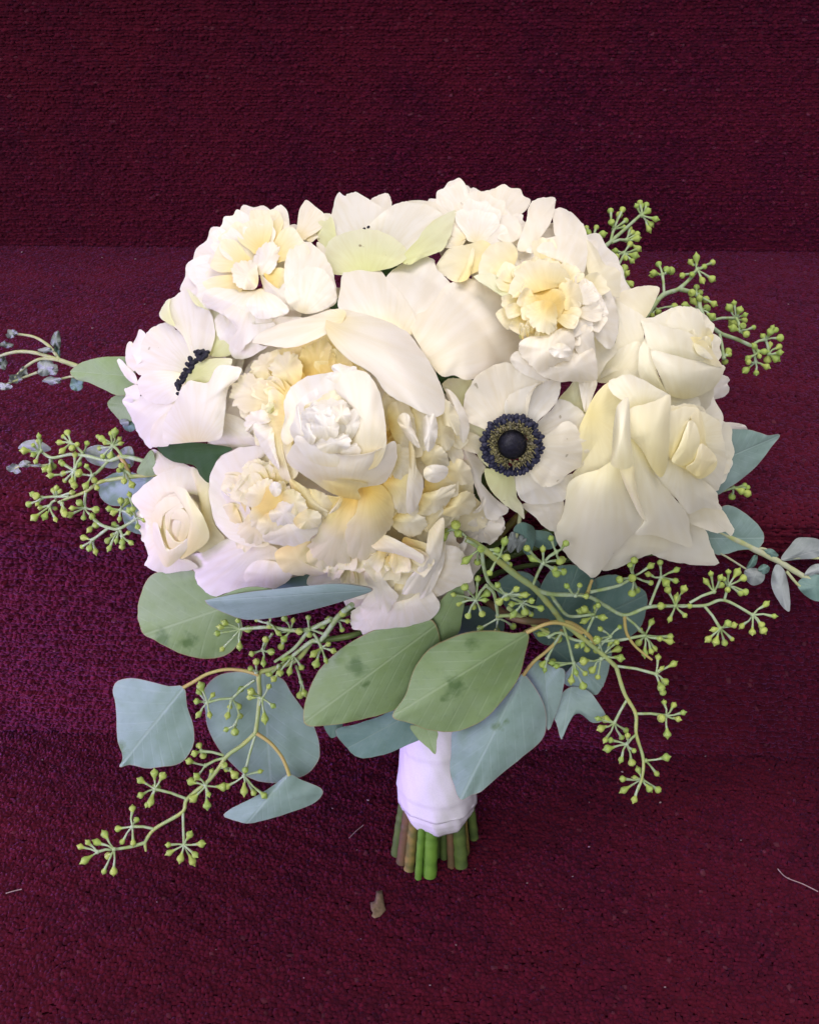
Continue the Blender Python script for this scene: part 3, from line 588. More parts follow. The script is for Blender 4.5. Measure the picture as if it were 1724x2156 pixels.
pet(f, 'C', '860,364,12 760,354,11 690,364,10 600,408,9 548,480,9 526,580,10 538,700,11 568,800,11 640,880,11 740,922,10 850,927,8 900,860,0 830,760,-6 760,640,-8 760,500,-6 830,430,2', zc=-9, tuck=0, mat='pw', und=.5, base=(880, 880), rings=12, seg=64, c=(690, 640), pw=1.6)
ruffle(f, 'C', (890, 690), 12, 82, 161, 130, 202, 103, 0, 6, 120, 290, 'py', seed=61, notch=2, jit=25)
ruffle(f, 'C', (900, 660), 8, 45, 110, 117, 189, 114, 8, 12, 170, 300, 'py', seed=62, notch=2, jit=30)
pet(f, 'C', '560,640 640,590 720,630 770,740 800,830 830,905 740,902 650,850 590,760', zc=-2, ze=4, mat='pw', und=2, fr=4, tuck=0, base=(880, 860))
pet(f, 'C', '660,560 700,520 780,560 800,640 760,760 720,700 690,640', zc=6, ze=6, mat='py', und=2, fr=6, base=(880, 860))
pet(f, 'C', '720,470 790,425 870,450 940,500 930,545 820,530 740,510', zc=10, ze=9, mat='py', und=2, fr=5, base=(900, 650))
pet(f, 'C', '760,770 790,660 870,575 960,560 1015,640 1025,730 960,790 870,830 800,830', zc=21, ze=15, mat='py', und=2, fr=5, tuck=2)
pet(f, 'C', '690,840 740,760 800,700 860,740 880,830 850,900 760,910', zc=16, ze=11, mat='py', und=2, fr=6, tuck=2)
pet(f, 'C', '870,740 920,680 1000,660 1030,740 990,800 910,800', zc=25, ze=20, mat='pb', und=2, fr=5, tuck=2)
pet(f, 'C', '872,590 900,555 940,575 935,625 900,640', zc=26, ze=24, mat='pb', und=1, tuck=1)
pet(f, 'C', '990,545 1080,590 1190,690 1205,750 1165,778 1080,720 1020,640', zc=20, ze=15, mat='py', und=1.5, fr=4, tuck=2)
pet(f, 'C', '1090,600 1160,610 1230,660 1210,740 1140,740 1100,670', zc=18, ze=15, mat='py', und=1.5, fr=4, tuck=2)
pet(f, 'C', '833,868 868,800 960,765 1060,765 1160,765 1165,812 1110,882 1020,922 930,918 860,902', zc=27, ze=16, mat='pb', und=1.5, fr=4, tuck=0, rings=11, seg=56)
pet(f, 'C', '600,520 660,440 740,398 775,470 725,545 660,585', zc=5, ze=3, mat='py', und=1.8, fr=4, tuck=2)
pet(f, 'C', '735,640 800,560 880,540 905,620 860,705 790,725', zc=19, ze=14, mat='py', und=1.8, fr=4, tuck=2)
pet(f, 'C', '800,800 850,740 920,740 955,800 905,855 830,855', zc=22, ze=19, mat='py', und=1.5, fr=4, tuck=1)
pet(f, 'C', '950,620 1010,600 1070,650 1085,720 1020,745 970,705', zc=24, ze=21, mat='py', und=1.5, fr=4, tuck=1)
pet(f, 'C', '1015,765 1090,715 1165,740 1155,805 1080,828 1030,815', zc=25, ze=22, mat='py', und=1.5, fr=4, tuck=1)
pet(f, 'C', '600,700 660,680 700,740 720,830 660,840 620,780', zc=5, ze=4, mat='py', und=1.8, fr=4, tuck=1)
# its dark leaf
pet(f, 'C', '232,352 300,333 420,330 560,345 660,366 590,410 555,470 530,560 478,520 440,462 330,442 262,402', zc=3, ze=1, tuck=0, mat='ld', name='leaf', und=.8, base=(620, 400), tip=(235, 352), fold=-3, label='glossy dark green leaf above the cupped peony')
stem_to_slot(f.root, unproj(600, 1080, .385), 2)

# ---- upper left peony
f = P4 = Flower('peony', 'full creamy peony at the upper left beside the top anemone', 'peony', 'peonies of the bouquet', 'A', (800, 560), 185, 14, 0)
backing(f, 150, 10, -18, 'pw', 9)
pet(f, 'A', '545,440 570,382 630,358 682,388 695,430 660,480 600,500 560,478', zc=-4, ze=-6, mat='pw', tuck=2)
pet(f, 'A', '455,545 480,502 550,474 610,500 590,560 545,560 490,565', zc=-4, ze=-6, mat='pw', tuck=2)
pet(f, 'A', '690,420 698,366 765,364 780,430 730,470', zc=-4, ze=-7, mat='pw', tuck=2)
pet(f, 'A', '790,300 850,290 895,262 930,270 900,330 830,330', zc=-4, ze=-7, mat='pw', tuck=2)
ruffle(f, 'A', (830, 500), 10, 82, 182, 164, 266, 140, -2, 6, 120, 300, 'pw', seed=71, notch=2, jit=28)
ruffle(f, 'A', (850, 480), 6, 67, 153, 149, 242, 133, 3, 9, 150, 320, 'py', seed=72, notch=2, jit=28)
ruffle(f, 'A', (1000, 380), 5, 52, 119, 134, 210, 124, -4, 2, 200, 330, 'pw', seed=73, notch=2, jit=28)
pet(f, 'A', '780,430 820,360 880,330 930,370 920,440 880,510 820,520 790,480', zc=14, ze=9, mat='pw', und=2.5, fr=5)
pet(f, 'A', '660,470 720,440 790,450 810,540 790,600 720,600 670,560', zc=14, ze=9, mat='pw', und=2.5, fr=5)
pet(f, 'A', '840,505 900,480 970,490 975,560 925,600 880,575', zc=2, ze=6, mat='pd', und=1.5, tuck=0)
pet(f, 'A', '820,520 870,560 925,600 960,570 1010,640 1020,720 930,700 860,640', zc=15, ze=9, mat='pw', und=1.5)
pet(f, 'A', '963,450 985,378 1040,332 1110,338 1182,400 1232,490 1252,590 1252,680 1150,735 1050,722 990,650 958,560', zc=16, ze=9, mat='pw', und=1.8, tuck=2, rings=11, seg=64, base=(1010, 700))
pet(f, 'A', '985,560 1080,478 1180,490 1240,570 1250,665 1180,722 1080,742 1000,705 960,640', zc=20, ze=15, mat='pw', und=1.8, tuck=2, base=(1060, 760))
pet(f, 'A', '493,645 520,600 620,596 760,615 830,600 900,640 980,735 900,775 870,830 720,862 640,770 560,725 500,688', zc=17, ze=8, mat='pw', und=2, fr=3, rings=11, seg=52)
pet(f, 'A', '740,670 830,618 920,648 985,725 910,760 820,772 770,740', zc=22, ze=18, mat='pw', und=1.2, tuck=1)
pet(f, 'A', '615,745 680,680 760,665 790,760 800,810 900,790 885,835 780,890 700,955 655,900 690,820', zc=15, ze=11, mat='pw', und=1.6, fr=3, tuck=2)
pet(f, 'A', '560,780 620,740 690,800 720,880 660,960 600,930', zc=5, ze=3, mat='pw', und=1.6, fr=3, tuck=2)
pet(f, 'A', '640,930 700,850 800,850 900,770 1000,760 1060,770 900,830 800,880 780,930 860,930 760,990 680,1000', zc=10, ze=8, mat='pw', und=1.2, tuck=1)
stem_to_slot(f.root, unproj(620, 600, .40), 0)

# ---- upper right peony
f = P5 = Flower('peony', 'full peony at the upper right with lemon yellow heart facing the roses', 'peony', 'peonies of the bouquet', 'B', (760, 620), 220, 16, 0)
backing(f, 165, 10, -20, 'pw', 13)
pet(f, 'B', '470,220 478,70 522,100 562,150 600,180 620,260 560,300 490,275', zc=-6, ze=-8, mat='pw', und=1.5, fr=3, tuck=0)
pet(f, 'B', '595,330 640,200 658,112 700,76 785,68 792,102 772,190 720,270 660,340', zc=4, ze=-3, mat='pw', und=1.2, tuck=2)
pet(f, 'B', '785,140 830,124 892,160 942,220 965,290 1000,340 1045,412 980,420 940,360 850,290 790,260', zc=-2, ze=-6, mat='pw', und=1.2, tuck=2)
pet(f, 'B', '940,330 960,290 1010,345 1045,412 1100,430 1127,462 1127,552 1112,582 1010,540 960,450', zc=3, ze=-3, mat='rw', und=1.5, tuck=2, fr=2)
pet(f, 'B', '640,345 720,288 800,270 900,264 952,300 955,380 935,460 870,450 820,400 740,370', zc=14, ze=7, mat='pw', und=1.5, tuck=2)
pet(f, 'B', '175,425 250,330 340,312 420,290 470,330 440,420 350,470 300,505 250,492 200,455', zc=4, ze=0, mat='py', und=2, tuck=2, base=(650, 560))
pet(f, 'B', '400,470 415,370 470,310 560,300 600,360 560,450 480,490', zc=8, ze=4, mat='py', und=2, tuck=2)
pet(f, 'B', '290,500 330,420 365,330 375,360 360,440 340,490', zc=9, ze=5, mat='py', und=1, tuck=1, base=(400, 560))
pet(f, 'B', '375,478 470,462 560,530 612,600 655,690 612,800 595,690 545,600 460,540', zc=10, ze=7, mat='ag', und=1, tuck=2, base=(650, 800))
pet(f, 'B', '540,600 570,470 650,400 760,385 850,430 900,520 910,640 860,760 760,800 660,800 590,720', zc=2, ze=5, mat='py', und=2, tuck=0)
ruffle(f, 'B', (740, 590), 14, 90, 161, 104, 175, 92, 5, 12, 150, 400, 'py', seed=81, notch=2, jit=25)
pet(f, 'B', '555,560 590,450 660,398 760,398 842,440 872,520 800,532 700,556 612,585', zc=22, ze=14, mat='py', und=2.2, fr=5, tuck=1)
pet(f, 'B', '608,585 700,562 800,540 845,600 810,700 780,765 690,755 625,690', zc=20, ze=15, mat='py', und=2.2, fr=5, tuck=1)
pet(f, 'B', '640,640 720,600 790,620 800,700 770,770 680,740', zc=24, ze=19, mat='py', und=2.0, fr=5, tuck=1)
pet(f, 'B', '800,530 880,500 930,560 920,640 850,650 810,600', zc=19, ze=14, mat='py', und=2, fr=5)
ruffle(f, 'B', (740, 640), 11, 45, 110, 78, 135, 69, 12, 18, 0, 360, 'py', seed=82, notch=1, jit=45)
ruffle(f, 'B', (860, 640), 11, 30, 110, 78, 148, 74, 10, 16, -70, 80, 'pw', seed=83, notch=2, jit=35)
for k, (x, y) in enumerate(((625, 760), (650, 745), (668, 730), (612, 735), (690, 770))):
    auto(f, 'B', (x, y+40), -95+k*6, 60, 22, 12, 18, 1, 'py', 1, k)
pet(f, 'B', '898,700 950,640 978,700 992,800 995,900 930,900 880,800', zc=16, ze=11, mat='pw', und=1.5, fr=3)
pet(f, 'B', '980,600 1060,540 1102,620 1118,720 1105,800 1070,850 1000,790 970,700', zc=8, ze=2, mat='pw', und=1.5, fr=3)
pet(f, 'B', '985,790 1040,775 1080,810 1110,860 1060,920 1000,1000 980,900', zc=-6, ze=-2, mat='rw', und=1, tuck=0)
pet(f, 'B', '603,835 650,790 740,780 830,740 880,735 890,820 870,900 800,925 720,965 640,910', zc=26, ze=15, mat='pw', und=2, fr=3, tuck=1)
pet(f, 'B', '690,960 760,920 860,905 890,850 980,845 1002,900 1003,1005 900,1018 780,1010', zc=20, ze=11, mat='pw', und=2, fr=3, tuck=1)
pet(f, 'B', '760,850 820,820 870,850 860,890 790,890', zc=27, ze=24, mat='pb', und=1.5, fr=3, tuck=1)
pet(f, 'B', '600,860 660,900 720,960 760,1010 700,1010 600,960 560,900', zc=8, ze=5, mat='pw', und=1, tuck=0)
stem_to_slot(f.root, unproj(1120, 640, .40), 7)

# ---- peony at the back
f = P6 = Flower('peony', 'ruffled white peony at the very top right, half hidden behind the yellow-hearted peony', 'peony', 'peonies of the bouquet', 'B', (380, 240), 130, 6, -10)
backing(f, 95, 8, -12, 'pw', 15)
ruffle(f, 'B', (380, 330), 8, 67, 170, 134, 226, 133, -4, 4, 190, 350, 'pw', seed=91, notch=2, jit=28)
ruffle(f, 'B', (370, 330), 5, 22, 93, 119, 194, 133, 4, 8, 180, 360, 'pw', seed=92, notch=2, jit=28)
pet(f, 'B', '270,150 300,90 340,130 400,120 450,118 470,140 455,180 440,230 380,260 300,230', zc=2, ze=0, mat='pw', und=2.5, fr=5)
stem_to_slot(f.root, unproj(1030, 520, .43), 12)
# ---- anemones
def anemone_heart(f, crop, c, rd, z, squash=1.0):
    x0, y0 = cv(crop, *c); s = csc(crop); rr = random.Random(4)
    def W(x, y, zz): return unproj(x, y, smooth_depth(x, y)-(zz+f.zf(x, y))*.001)
    # dome
    V, Fc = [], []; nr, ns = 8, 28
    for i in range(nr+1):
        t = i/nr*math.pi/2
        for k in range(ns):
            g = 2*math.pi*k/ns; V.append(W(x0+rd*s*math.sin(t)*math.cos(g), y0+rd*s*math.sin(t)*math.sin(g), z-2+8*math.cos(t)))
    for i in range(nr):
        for k in range(ns): Fc.append((i*ns+k, (i+1)*ns+k, (i+1)*ns+(k+1) % ns, i*ns+(k+1) % ns))
    link('flower_centre', mesh('flower_centre', V, Fc, M['black']), f.root)
    parts = []
    for k in range(150):
        g = rr.random()*6.283; a = rd*rr.uniform(1.0, 1.12); b = rd*rr.uniform(1.25, 1.75)
        p = [W(x0+q*s*math.cos(g+d), y0+q*s*math.sin(g+d), zz) for q, d, zz in ((a, 0, z-1), ((a+b)/2, rr.uniform(-.05, .05), z+rr.uniform(1.5, 4)), (b, rr.uniform(-.1, .1), z+rr.uniform(2, 5)))]
        parts.append(tube(p, [.00022, .00025, .0002], 4))
    fil = link('filaments', mesh('filaments', *merge(parts), M['olive']), f.root); fil['kind'] = 'stuff'
    parts = []
    blob = uv_blob(6, 5)
    ob = mesh('filament_head', [], [], M['olive'])
    vv, ff = [], []
    for k in range(120):
        g = rr.random()*6.283; q = rd*rr.uniform(1.05, 1.5); p = W(x0+q*s*math.cos(g), y0+q*s*math.sin(g), z+rr.uniform(2, 4.5)); r = rr.uniform(.00028, .0005)
        parts.append(([p+Vector(v)*r for v in blob[0]], blob[1]))
    hd = link('pollen_grains', mesh('pollen_grains', *merge(parts), M['olive']), f.root); hd['kind'] = 'stuff'
    am = mesh('anther', *uv_blob(8, 7, (1, .72, .6)), M['navy'])
    for k in range(96):
        g = 2*math.pi*(k+rr.uniform(-.4, .4))/96; q = rd*(rr.uniform(1.55, 1.78) if k % 2 else rr.uniform(1.8, 2.05))
        anther(f, am, W(x0+q*s*math.cos(g), y0+q*s*math.sin(g), z+rr.uniform(.5, 3.5)), -g+rr.uniform(-.5, .5), rr.uniform(.0010, .0014))
def uv_blob(ns, nr, sc=(1, 1, 1)):
    V, Fc = [], []
    for i in range(nr+1):
        t = math.pi*i/nr
        for k in range(ns):
            g = 2*math.pi*k/ns; V.append((math.sin(t)*math.cos(g)*sc[0], math.sin(t)*math.sin(g)*sc[1], math.cos(t)*sc[2]))
    for i in range(nr):
        for k in range(ns): Fc.append((i*ns+k, (i+1)*ns+k, (i+1)*ns+(k+1) % ns, i*ns+(k+1) % ns))
    return V, Fc
def anther(f, me, p, ang, r):
    o = link('anther', me, f.root)
    X = RT*math.cos(ang)+UP*math.sin(ang); Y = -RT*math.sin(ang)+UP*math.cos(ang); Z = -fw
    m = Matrix(((X.x, Y.x, Z.x, p.x), (X.y, Y.y, Z.y, p.y), (X.z, Y.z, Z.z, p.z), (0, 0, 0, 1))) @ Matrix.Diagonal((r, r, r, 1))
    o.matrix_basis = m; o.matrix_parent_inverse = f.root.matrix_basis.inverted()

f = A1 = Flower('anemone', 'white anemone with open black eye and navy stamens facing the camera', 'anemone', 'anemones of the bouquet', 'L', (808, 945), 230, 3, 6)
CB = (808, 945)
pet(f, 'L', '215,412 290,374 400,388 470,405 430,520 390,640 340,655 290,540 220,470', zc=-5, ze=-7, tuck=0, mat='ag', und=1, base=CB)
pet(f, 'L', '1205,560 1280,470 1350,388 1400,420 1422,560 1452,680 1432,760 1392,805 1330,740 1240,650', zc=-2, ze=-5, tuck=0, mat='ag', und=1.2, base=CB)
pet(f, 'L', '890,1470 980,1440 1120,1420 1240,1420 1253,1560 1222,1650 1170,1692 1080,1652 1000,1565', zc=-3, ze=-7, tuck=0, mat='aw', und=1, base=CB)
pet(f, 'L', '570,1160 650,1165 800,1205 835,1300 850,1400 892,1465 912,1582 850,1532 770,1482 680,1402 600,1295', zc=3, ze=-1, tuck=0, mat='ag', und=1, base=CB)
pet(f, 'L', '395,800 440,770 560,790 700,850 780,950 760,1100 700,1210 600,1135 540,1082 460,962 398,885', zc=-5, ze=-1, tuck=3, mat='ag', und=1, base=CB)
pet(f, 'L', '388,650 400,540 450,430 520,340 620,280 730,238 830,262 950,300 1050,350 1097,396 1010,450 960,560 930,720 880,880 780,920 660,860 540,800 440,760 402,720', zc=-5, ze=5, tuck=9, mat='aw', und=1, base=CB, rings=13, seg=64, c=(740, 600))
pet(f, 'L', '940,860 1060,720 1150,640 1215,555 1330,600 1432,690 1402,795 1382,855 1250,890 1050,920', zc=-2, ze=0, tuck=3, mat='aw', und=1, base=CB)
pet(f, 'L', '740,640 770,540 830,490 960,440 1060,410 1212,378 1217,480 1192,570 1132,650 1050,722 960,820 860,900 790,850', zc=1, ze=4, tuck=5, mat='aw', und=.8, base=CB, rings=12, seg=56)
pet(f, 'L', '820,1190 950,1150 1050,1200 1200,1230 1330,1200 1290,1320 1252,1422 1120,1452 980,1457 890,1422 842,1335', zc=3, ze=0, tuck=4, mat='aw', und=1, base=CB, rings=11, seg=52)
pet(f, 'L', '850,950 1050,890 1150,830 1250,750 1330,762 1402,862 1500,910 1602,930 1603,1000 1542,1072 1402,1132 1282,1202 1200,1282 1080,1312 1000,1255 945,1170 880,1080', zc=6, ze=4, tuck=6, mat='aw', und=1.5, base=CB, rings=13, seg=64)
pet(f, 'L', '1382,402 1450,380 1535,402 1502,520 1440,664 1408,580', zc=4, ze=2, tuck=0, mat='pw', und=.8, base=(1480, 200))
anemone_heart(f, 'L', CB, 128, 3)
stem_to_slot(f.root, unproj(1075, 950, .37), 5)

f = A2 = Flower('anemone', 'pale anemone on the left edge, seen sideways with a row of black stamens', 'anemone', 'anemones of the bouquet', 'Q', (850, 1050), 190, 8, 2)
CB = (900, 1020)
backing(f, 110, 7, -14, 'aw', 17)
pet(f, 'Q', '3,880 40,857 110,930 205,1030 235,1140 150,1110 70,1020', zc=-8, ze=-10, tuck=0, mat='pw', und=.8, base=CB)
pet(f, 'Q', '98,850 108,710 145,653 190,690 215,830 250,930 180,1000 125,950', zc=-9, ze=-11, tuck=0, mat='pw', und=.8, base=CB)
pet(f, 'Q', '160,745 225,600 262,513 335,585 300,690 290,900 235,920 195,830', zc=-7, ze=-9, tuck=0, mat='pw', und=.8, base=CB)
pet(f, 'Q', '85,1200 130,1180 230,1150 260,1300 160,1390 63,1340 102,1270', zc=-6, ze=-8, tuck=0, mat='pw', und=1, base=CB)
pet(f, 'Q', '1040,290 1130,308 1205,360 1265,480 1305,650 1320,790 1180,830 1060,800 1080,650 1090,480', zc=2, ze=0, tuck=0, mat='ag', und=1.2, base=CB)
pet(f, 'Q', '485,335 560,200 620,160 800,58 882,108 972,200 1052,290 1105,420 1122,560 1100,680 1060,780 960,880 880,880 760,600 650,480 530,410', zc=-3, ze=5, tuck=4, mat='aw', und=1, base=CB, rings=12, seg=60)
pet(f, 'Q', '485,335 560,200 612,165 600,250 620,360 660,480 530,410', zc=5.5, ze=5, tuck=0, mat='ag', und=.4, base=CB, label='lime green rim of the petal')
pet(f, 'Q', '800,58 882,108 972,200 1052,290 980,270 880,210', zc=6.5, ze=5.5, tuck=0, mat='ag', und=.4, base=CB)
pet(f, 'Q', '325,580 400,500 500,448 600,450 700,540 850,700 940,830 900,960 800,1040 600,1030 450,1010 300,1050 218,1000 208,930 280,880 268,750 285,670', zc=-2, ze=2, tuck=2, mat='aw', und=1.2, base=CB, rings=12, seg=60)
pet(f, 'Q', '235,1130 280,1055 380,1008 520,988 700,1010 780,1080 740,1260 620,1360 480,1368 380,1345 275,1265', zc=12, ze=3, tuck=1, mat='pw', und=.8, base=CB, rings=11, seg=52)
pet(f, 'Q', '180,1355 300,1275 480,1340 620,1345 700,1330 600,1480 550,1600 560,1810 450,1850 370,1872 280,1762 208,1640 150,1490 63,1340', zc=8, ze=0, tuck=2, mat='pw', und=1, base=CB, rings=12, seg=56)
pet(f, 'Q', '380,1720 420,1600 560,1480 620,1600 600,1830 480,1860 400,1850', zc=7, ze=4, tuck=1, mat='aw', und=.6, base=CB)
pet(f, 'Q', '1180,1480 1300,1490 1450,1560 1510,1700 1620,1810 1420,1862 1200,1850 1040,1800 1150,1700', zc=2, ze=0, tuck=0, mat='aw', und=1, base=(1000, 1400))
pet(f, 'Q', '780,1115 870,950 1000,868 1200,845 1320,860 1280,960 1180,1010 1090,1090 1000,1140 860,1120', zc=13, ze=10, tuck=0, mat='ag', und=1, base=CB, c=(1020, 1010))
pet(f, 'Q', '535,1580 600,1450 680,1330 720,1230 780,1140 850,1103 1000,1130 1078,1090 1118,980 1200,923 1320,933 1425,970 1385,1080 1290,1165 1250,1280 1240,1450 1220,1600 1190,1760 1050,1798 850,1808 560,1825 525,1700', zc=26, ze=14, tuck=0, mat='pw', und=1.2, base=(900, 1900), rings=13, seg=72, c=(880, 1450))
am = mesh('anther', *uv_blob(8, 7, (1, .75, .7)), M['black'])
rr = random.Random(8)
for (x, y) in ((900, 775), (925, 765), (955, 775), (985, 770), (1010, 785), (1035, 775), (920, 810), (950, 810), (985, 815), (1015, 815), (840, 855), (890, 880), (925, 850), (955, 850), (985, 845), (870, 900), (905, 880), (808, 915), (835, 930), (860, 950), (850, 900), (785, 975), (805, 1010), (830, 1000), (845, 975), (762, 1025), (785, 1045), (740, 1060), (770, 1085), (700, 1112), (720, 1130), (745, 1110), (690, 1150), (715, 1160), (705, 1188), (698, 1252)):
    px, py = cv('Q', x, y)
    anther(f, am, unproj(px, py, smooth_depth(px, py)-(f.zf(px, py)+9+rr.uniform(0, 2))*.001), rr.uniform(0, 3), rr.uniform(.0009, .0014))
stem_to_slot(f.root, unproj(400, 820, .40), 17)

f = A3 = Flower('anemone', 'greenish white anemone on top of the bouquet, its cup seen from the side', 'anemone', 'anemones of the bouquet', 'M', (760, 560), 170, 6, 0)
CB = (760, 700)
pet(f, 'M', '735,150 800,100 880,78 912,120 922,195 880,280 790,260', zc=-13, ze=-14, tuck=0, mat='pw', und=.8, base=CB)
pet(f, 'M', '1050,160 1150,138 1280,150 1390,122 1450,128 1525,150 1552,205 1480,280 1350,320 1200,260', zc=-10, ze=-12, tuck=0, mat='aw', und=1.5, base=CB)
pet(f, 'M', '405,270 428,160 465,70 516,100 560,78 630,73 722,130 822,190 880,250 840,380 720,450 560,470 430,460 398,350', zc=-9, ze=-5, tuck=3, mat='aw', und=1, base=CB, rings=11, seg=52)
pet(f, 'M', '228,270 260,256 330,268 410,290 440,400 440,500 400,600 340,560 290,485 240,385 223,310', zc=0, ze=-4, tuck=0, mat='ag', und=1, base=CB)
pet(f, 'M', '330,262 400,258 430,330 440,440 400,420 350,340', zc=-3, ze=-5, tuck=0, mat='aw', und=1, base=CB)
pet(f, 'M', '715,395 780,300 850,240 920,190 1010,153 1100,158 1250,188 1355,262 1310,330 1200,420 1120,520 1050,600 950,600 850,520', zc=-6, ze=0, tuck=4, mat='aw', und=1, base=CB, rings=11, seg=52)
pet(f, 'M', '1000,660 1060,565 1150,470 1200,390 1300,300 1400,250 1472,223 1462,300 1422,450 1362,562 1280,600 1170,640 1080,690', zc=8, ze=3, tuck=2, mat='ag', und=1, base=(800, 760), rings=11, seg=52)
pet(f, 'M', '355,545 420,460 520,420 620,393 720,388 830,408 920,450 1000,510 1052,570 1060,630 1000,680 930,715 800,745 650,760 500,780 400,760 365,650', zc=12, ze=1, tuck=0, mat='ag', und=1, base=(720, 860), rings=12, seg=60)
pet(f, 'M', '280,500 350,545 380,660 420,780 360,740 300,620', zc=2, ze=0, tuck=0, mat='aw', und=.8, base=CB)
am3 = mesh('anther', *uv_blob(8, 7, (1, .75, .7)), M['black'])
for x, y in ((722, 368), (685, 383)):
    px, py = cv('M', x, y); anther(f, am3, unproj(px, py, smooth_depth(px, py)-(f.zf(px, py)+1)*.001), .5, .0007)
stem_to_slot(f.root, unproj(830, 520, .41), 13)

# ---- roses
f = R1 = Flower('rose', 'big ivory rose on the right with a rolled petal edge beside the open anemone', 'rose', 'ivory roses of the bouquet', 'N', (1000, 900), 250, 20, 2)
backing(f, 135, 8, -20, 'rw', 19)
CN = (1120, 900)
pet(f, 'N', '655,1765 900,1650 1150,1600 1312,1675 1352,1780 1402,1900 1428,1972 1300,1984 1100,1964 950,1928 850,1884 740,1824', zc=3, ze=-1, tuck=2, mat='rw', und=1, base=CN, rings=11, seg=56, c=(1120, 1870))
pet(f, 'N', '820,1590 700,1690 560,1850 425,2015 540,2014 700,1944 855,1884 960,1860 1000,1750', zc=3, ze=0, tuck=0, mat='rw', und=.8, base=CN)
pet(f, 'N', '1150,1540 1300,1470 1452,1500 1522,1600 1565,1682 1532,1730 1500,1696 1400,1704 1290,1664 1168,1612', zc=1, ze=4, tuck=3, mat='rw', und=.8, base=CN, rings=10, seg=52)
pet(f, 'N', '1260,680 1312,672 1442,758 1458,850 1482,950 1493,1080 1472,1200 1442,1302 1400,1345 1260,1260 1200,1100 1240,850', zc=8, ze=0, tuck=0, mat='rw', und=1, base=CN, rings=11, seg=52)
pet(f, 'N', '295,665 350,550 420,460 500,405 600,450 680,560 680,680 620,900 600,1100 480,1200 300,1270 120,1290 150,1230 240,1150 260,1000 230,830', zc=-5, ze=0, tuck=0, mat='ry', und=1, base=(330, 680), rings=12, seg=60, c=(430, 850))
pet(f, 'N', '485,405 560,370 640,343 760,378 900,458 1000,520 940,570 800,625 670,660 640,590 560,540 500,480', zc=11, ze=7, tuck=0, mat='rw', und=.8, base=(780, 700), rings=10, seg=52)
pet(f, 'N', '850,1180 930,1220 1020,1070 1150,1140 1270,1232 1402,1340 1432,1450 1455,1505 1300,1492 1155,1540 1080,1425 950,1300', zc=15, ze=6, tuck=0, mat='rw', und=.8, base=CN, rings=11, seg=52, c=(1150, 1330))
pet(f, 'N', '670,880 780,990 855,1150 930,1270 1022,1370 1155,1540 1185,1700 1195,1828 1050,1786 900,1730 715,1712 790,1600 735,1400 695,1200 680,1040', zc=22, ze=9, tuck=0, mat='rw', und=.8, base=(760, 800), rings=12, seg=60, c=(930, 1500))
pet(f, 'N', '18,1692 90,1560 118,1400 148,1268 270,1195 400,1160 520,1090 600,1160 645,1320 705,1450 808,1602 700,1705 560,1852 450,1990 370,2088 290,2052 188,1962 88,1852', zc=28, ze=8, tuck=0, mat='rw', und=1, base=(500, 900), rings=13, seg=64, c=(400, 1560))
pet(f, 'N', '585,1150 690,1115 712,1250 742,1400 782,1520 812,1608 750,1545 680,1405 628,1290', zc=27, ze=20, tuck=0, mat='rw', und=.3, base=(600, 1000))
pet(f, 'N', '1000,640 1080,608 1180,593 1260,640 1312,780 1330,950 1412,1060 1395,1160 1270,1240 1150,1160 1020,1080 990,900', zc=4, ze=9, tuck=0, mat='ry', und=.8, base=(1200, 1300), rings=11, seg=52)
pet(f, 'N', '1002,700 1060,648 1150,618 1255,640 1195,705 1145,790 1085,930 1030,1060 998,1000', zc=12, ze=11, tuck=0, mat='ry', und=.6, base=(1100, 1250))
pet(f, 'N', '1255,640 1300,780 1312,920 1290,980 1250,900 1225,790 1195,705', zc=12, ze=11, tuck=0, mat='ry', und=.6, base=(1200, 1250))
pet(f, 'N', '1028,1078 1090,960 1150,800 1182,738 1232,770 1268,900 1235,1050 1160,1120 1085,1120', zc=19, ze=15, tuck=0, mat='ry', und=.8, base=(1200, 1300))
pet(f, 'N', '1150,1140 1225,1080 1268,945 1330,965 1415,1070 1340,1140 1265,1215 1200,1190', zc=19, ze=16, tuck=0, mat='ry', und=.8, base=(1200, 1350))
pet(f, 'N', '665,645 800,600 930,550 1015,520 1010,700 1003,900 992,1100 940,1225 860,1152 780,1000 700,905 666,860', zc=27, ze=15, tuck=0, mat='ry', und=.8, base=(850, 1300), rings=12, seg=56, c=(870, 830))
pet(f, 'N', '558,622,19 600,570,19 652,538,18 664,620,20 668,760,22 674,900,24 694,1050,26 692,1122,27 640,1152,28 560,1147,27 503,1102,25 518,1000,22 524,850,20 540,720,19', zc=31, dk=1, tuck=0, mat='rw', und=.3, base=(600, 1400), rings=12, seg=56, pw=2.4)
stem_to_slot(f.root, unproj(1380, 1030, .40), 8)

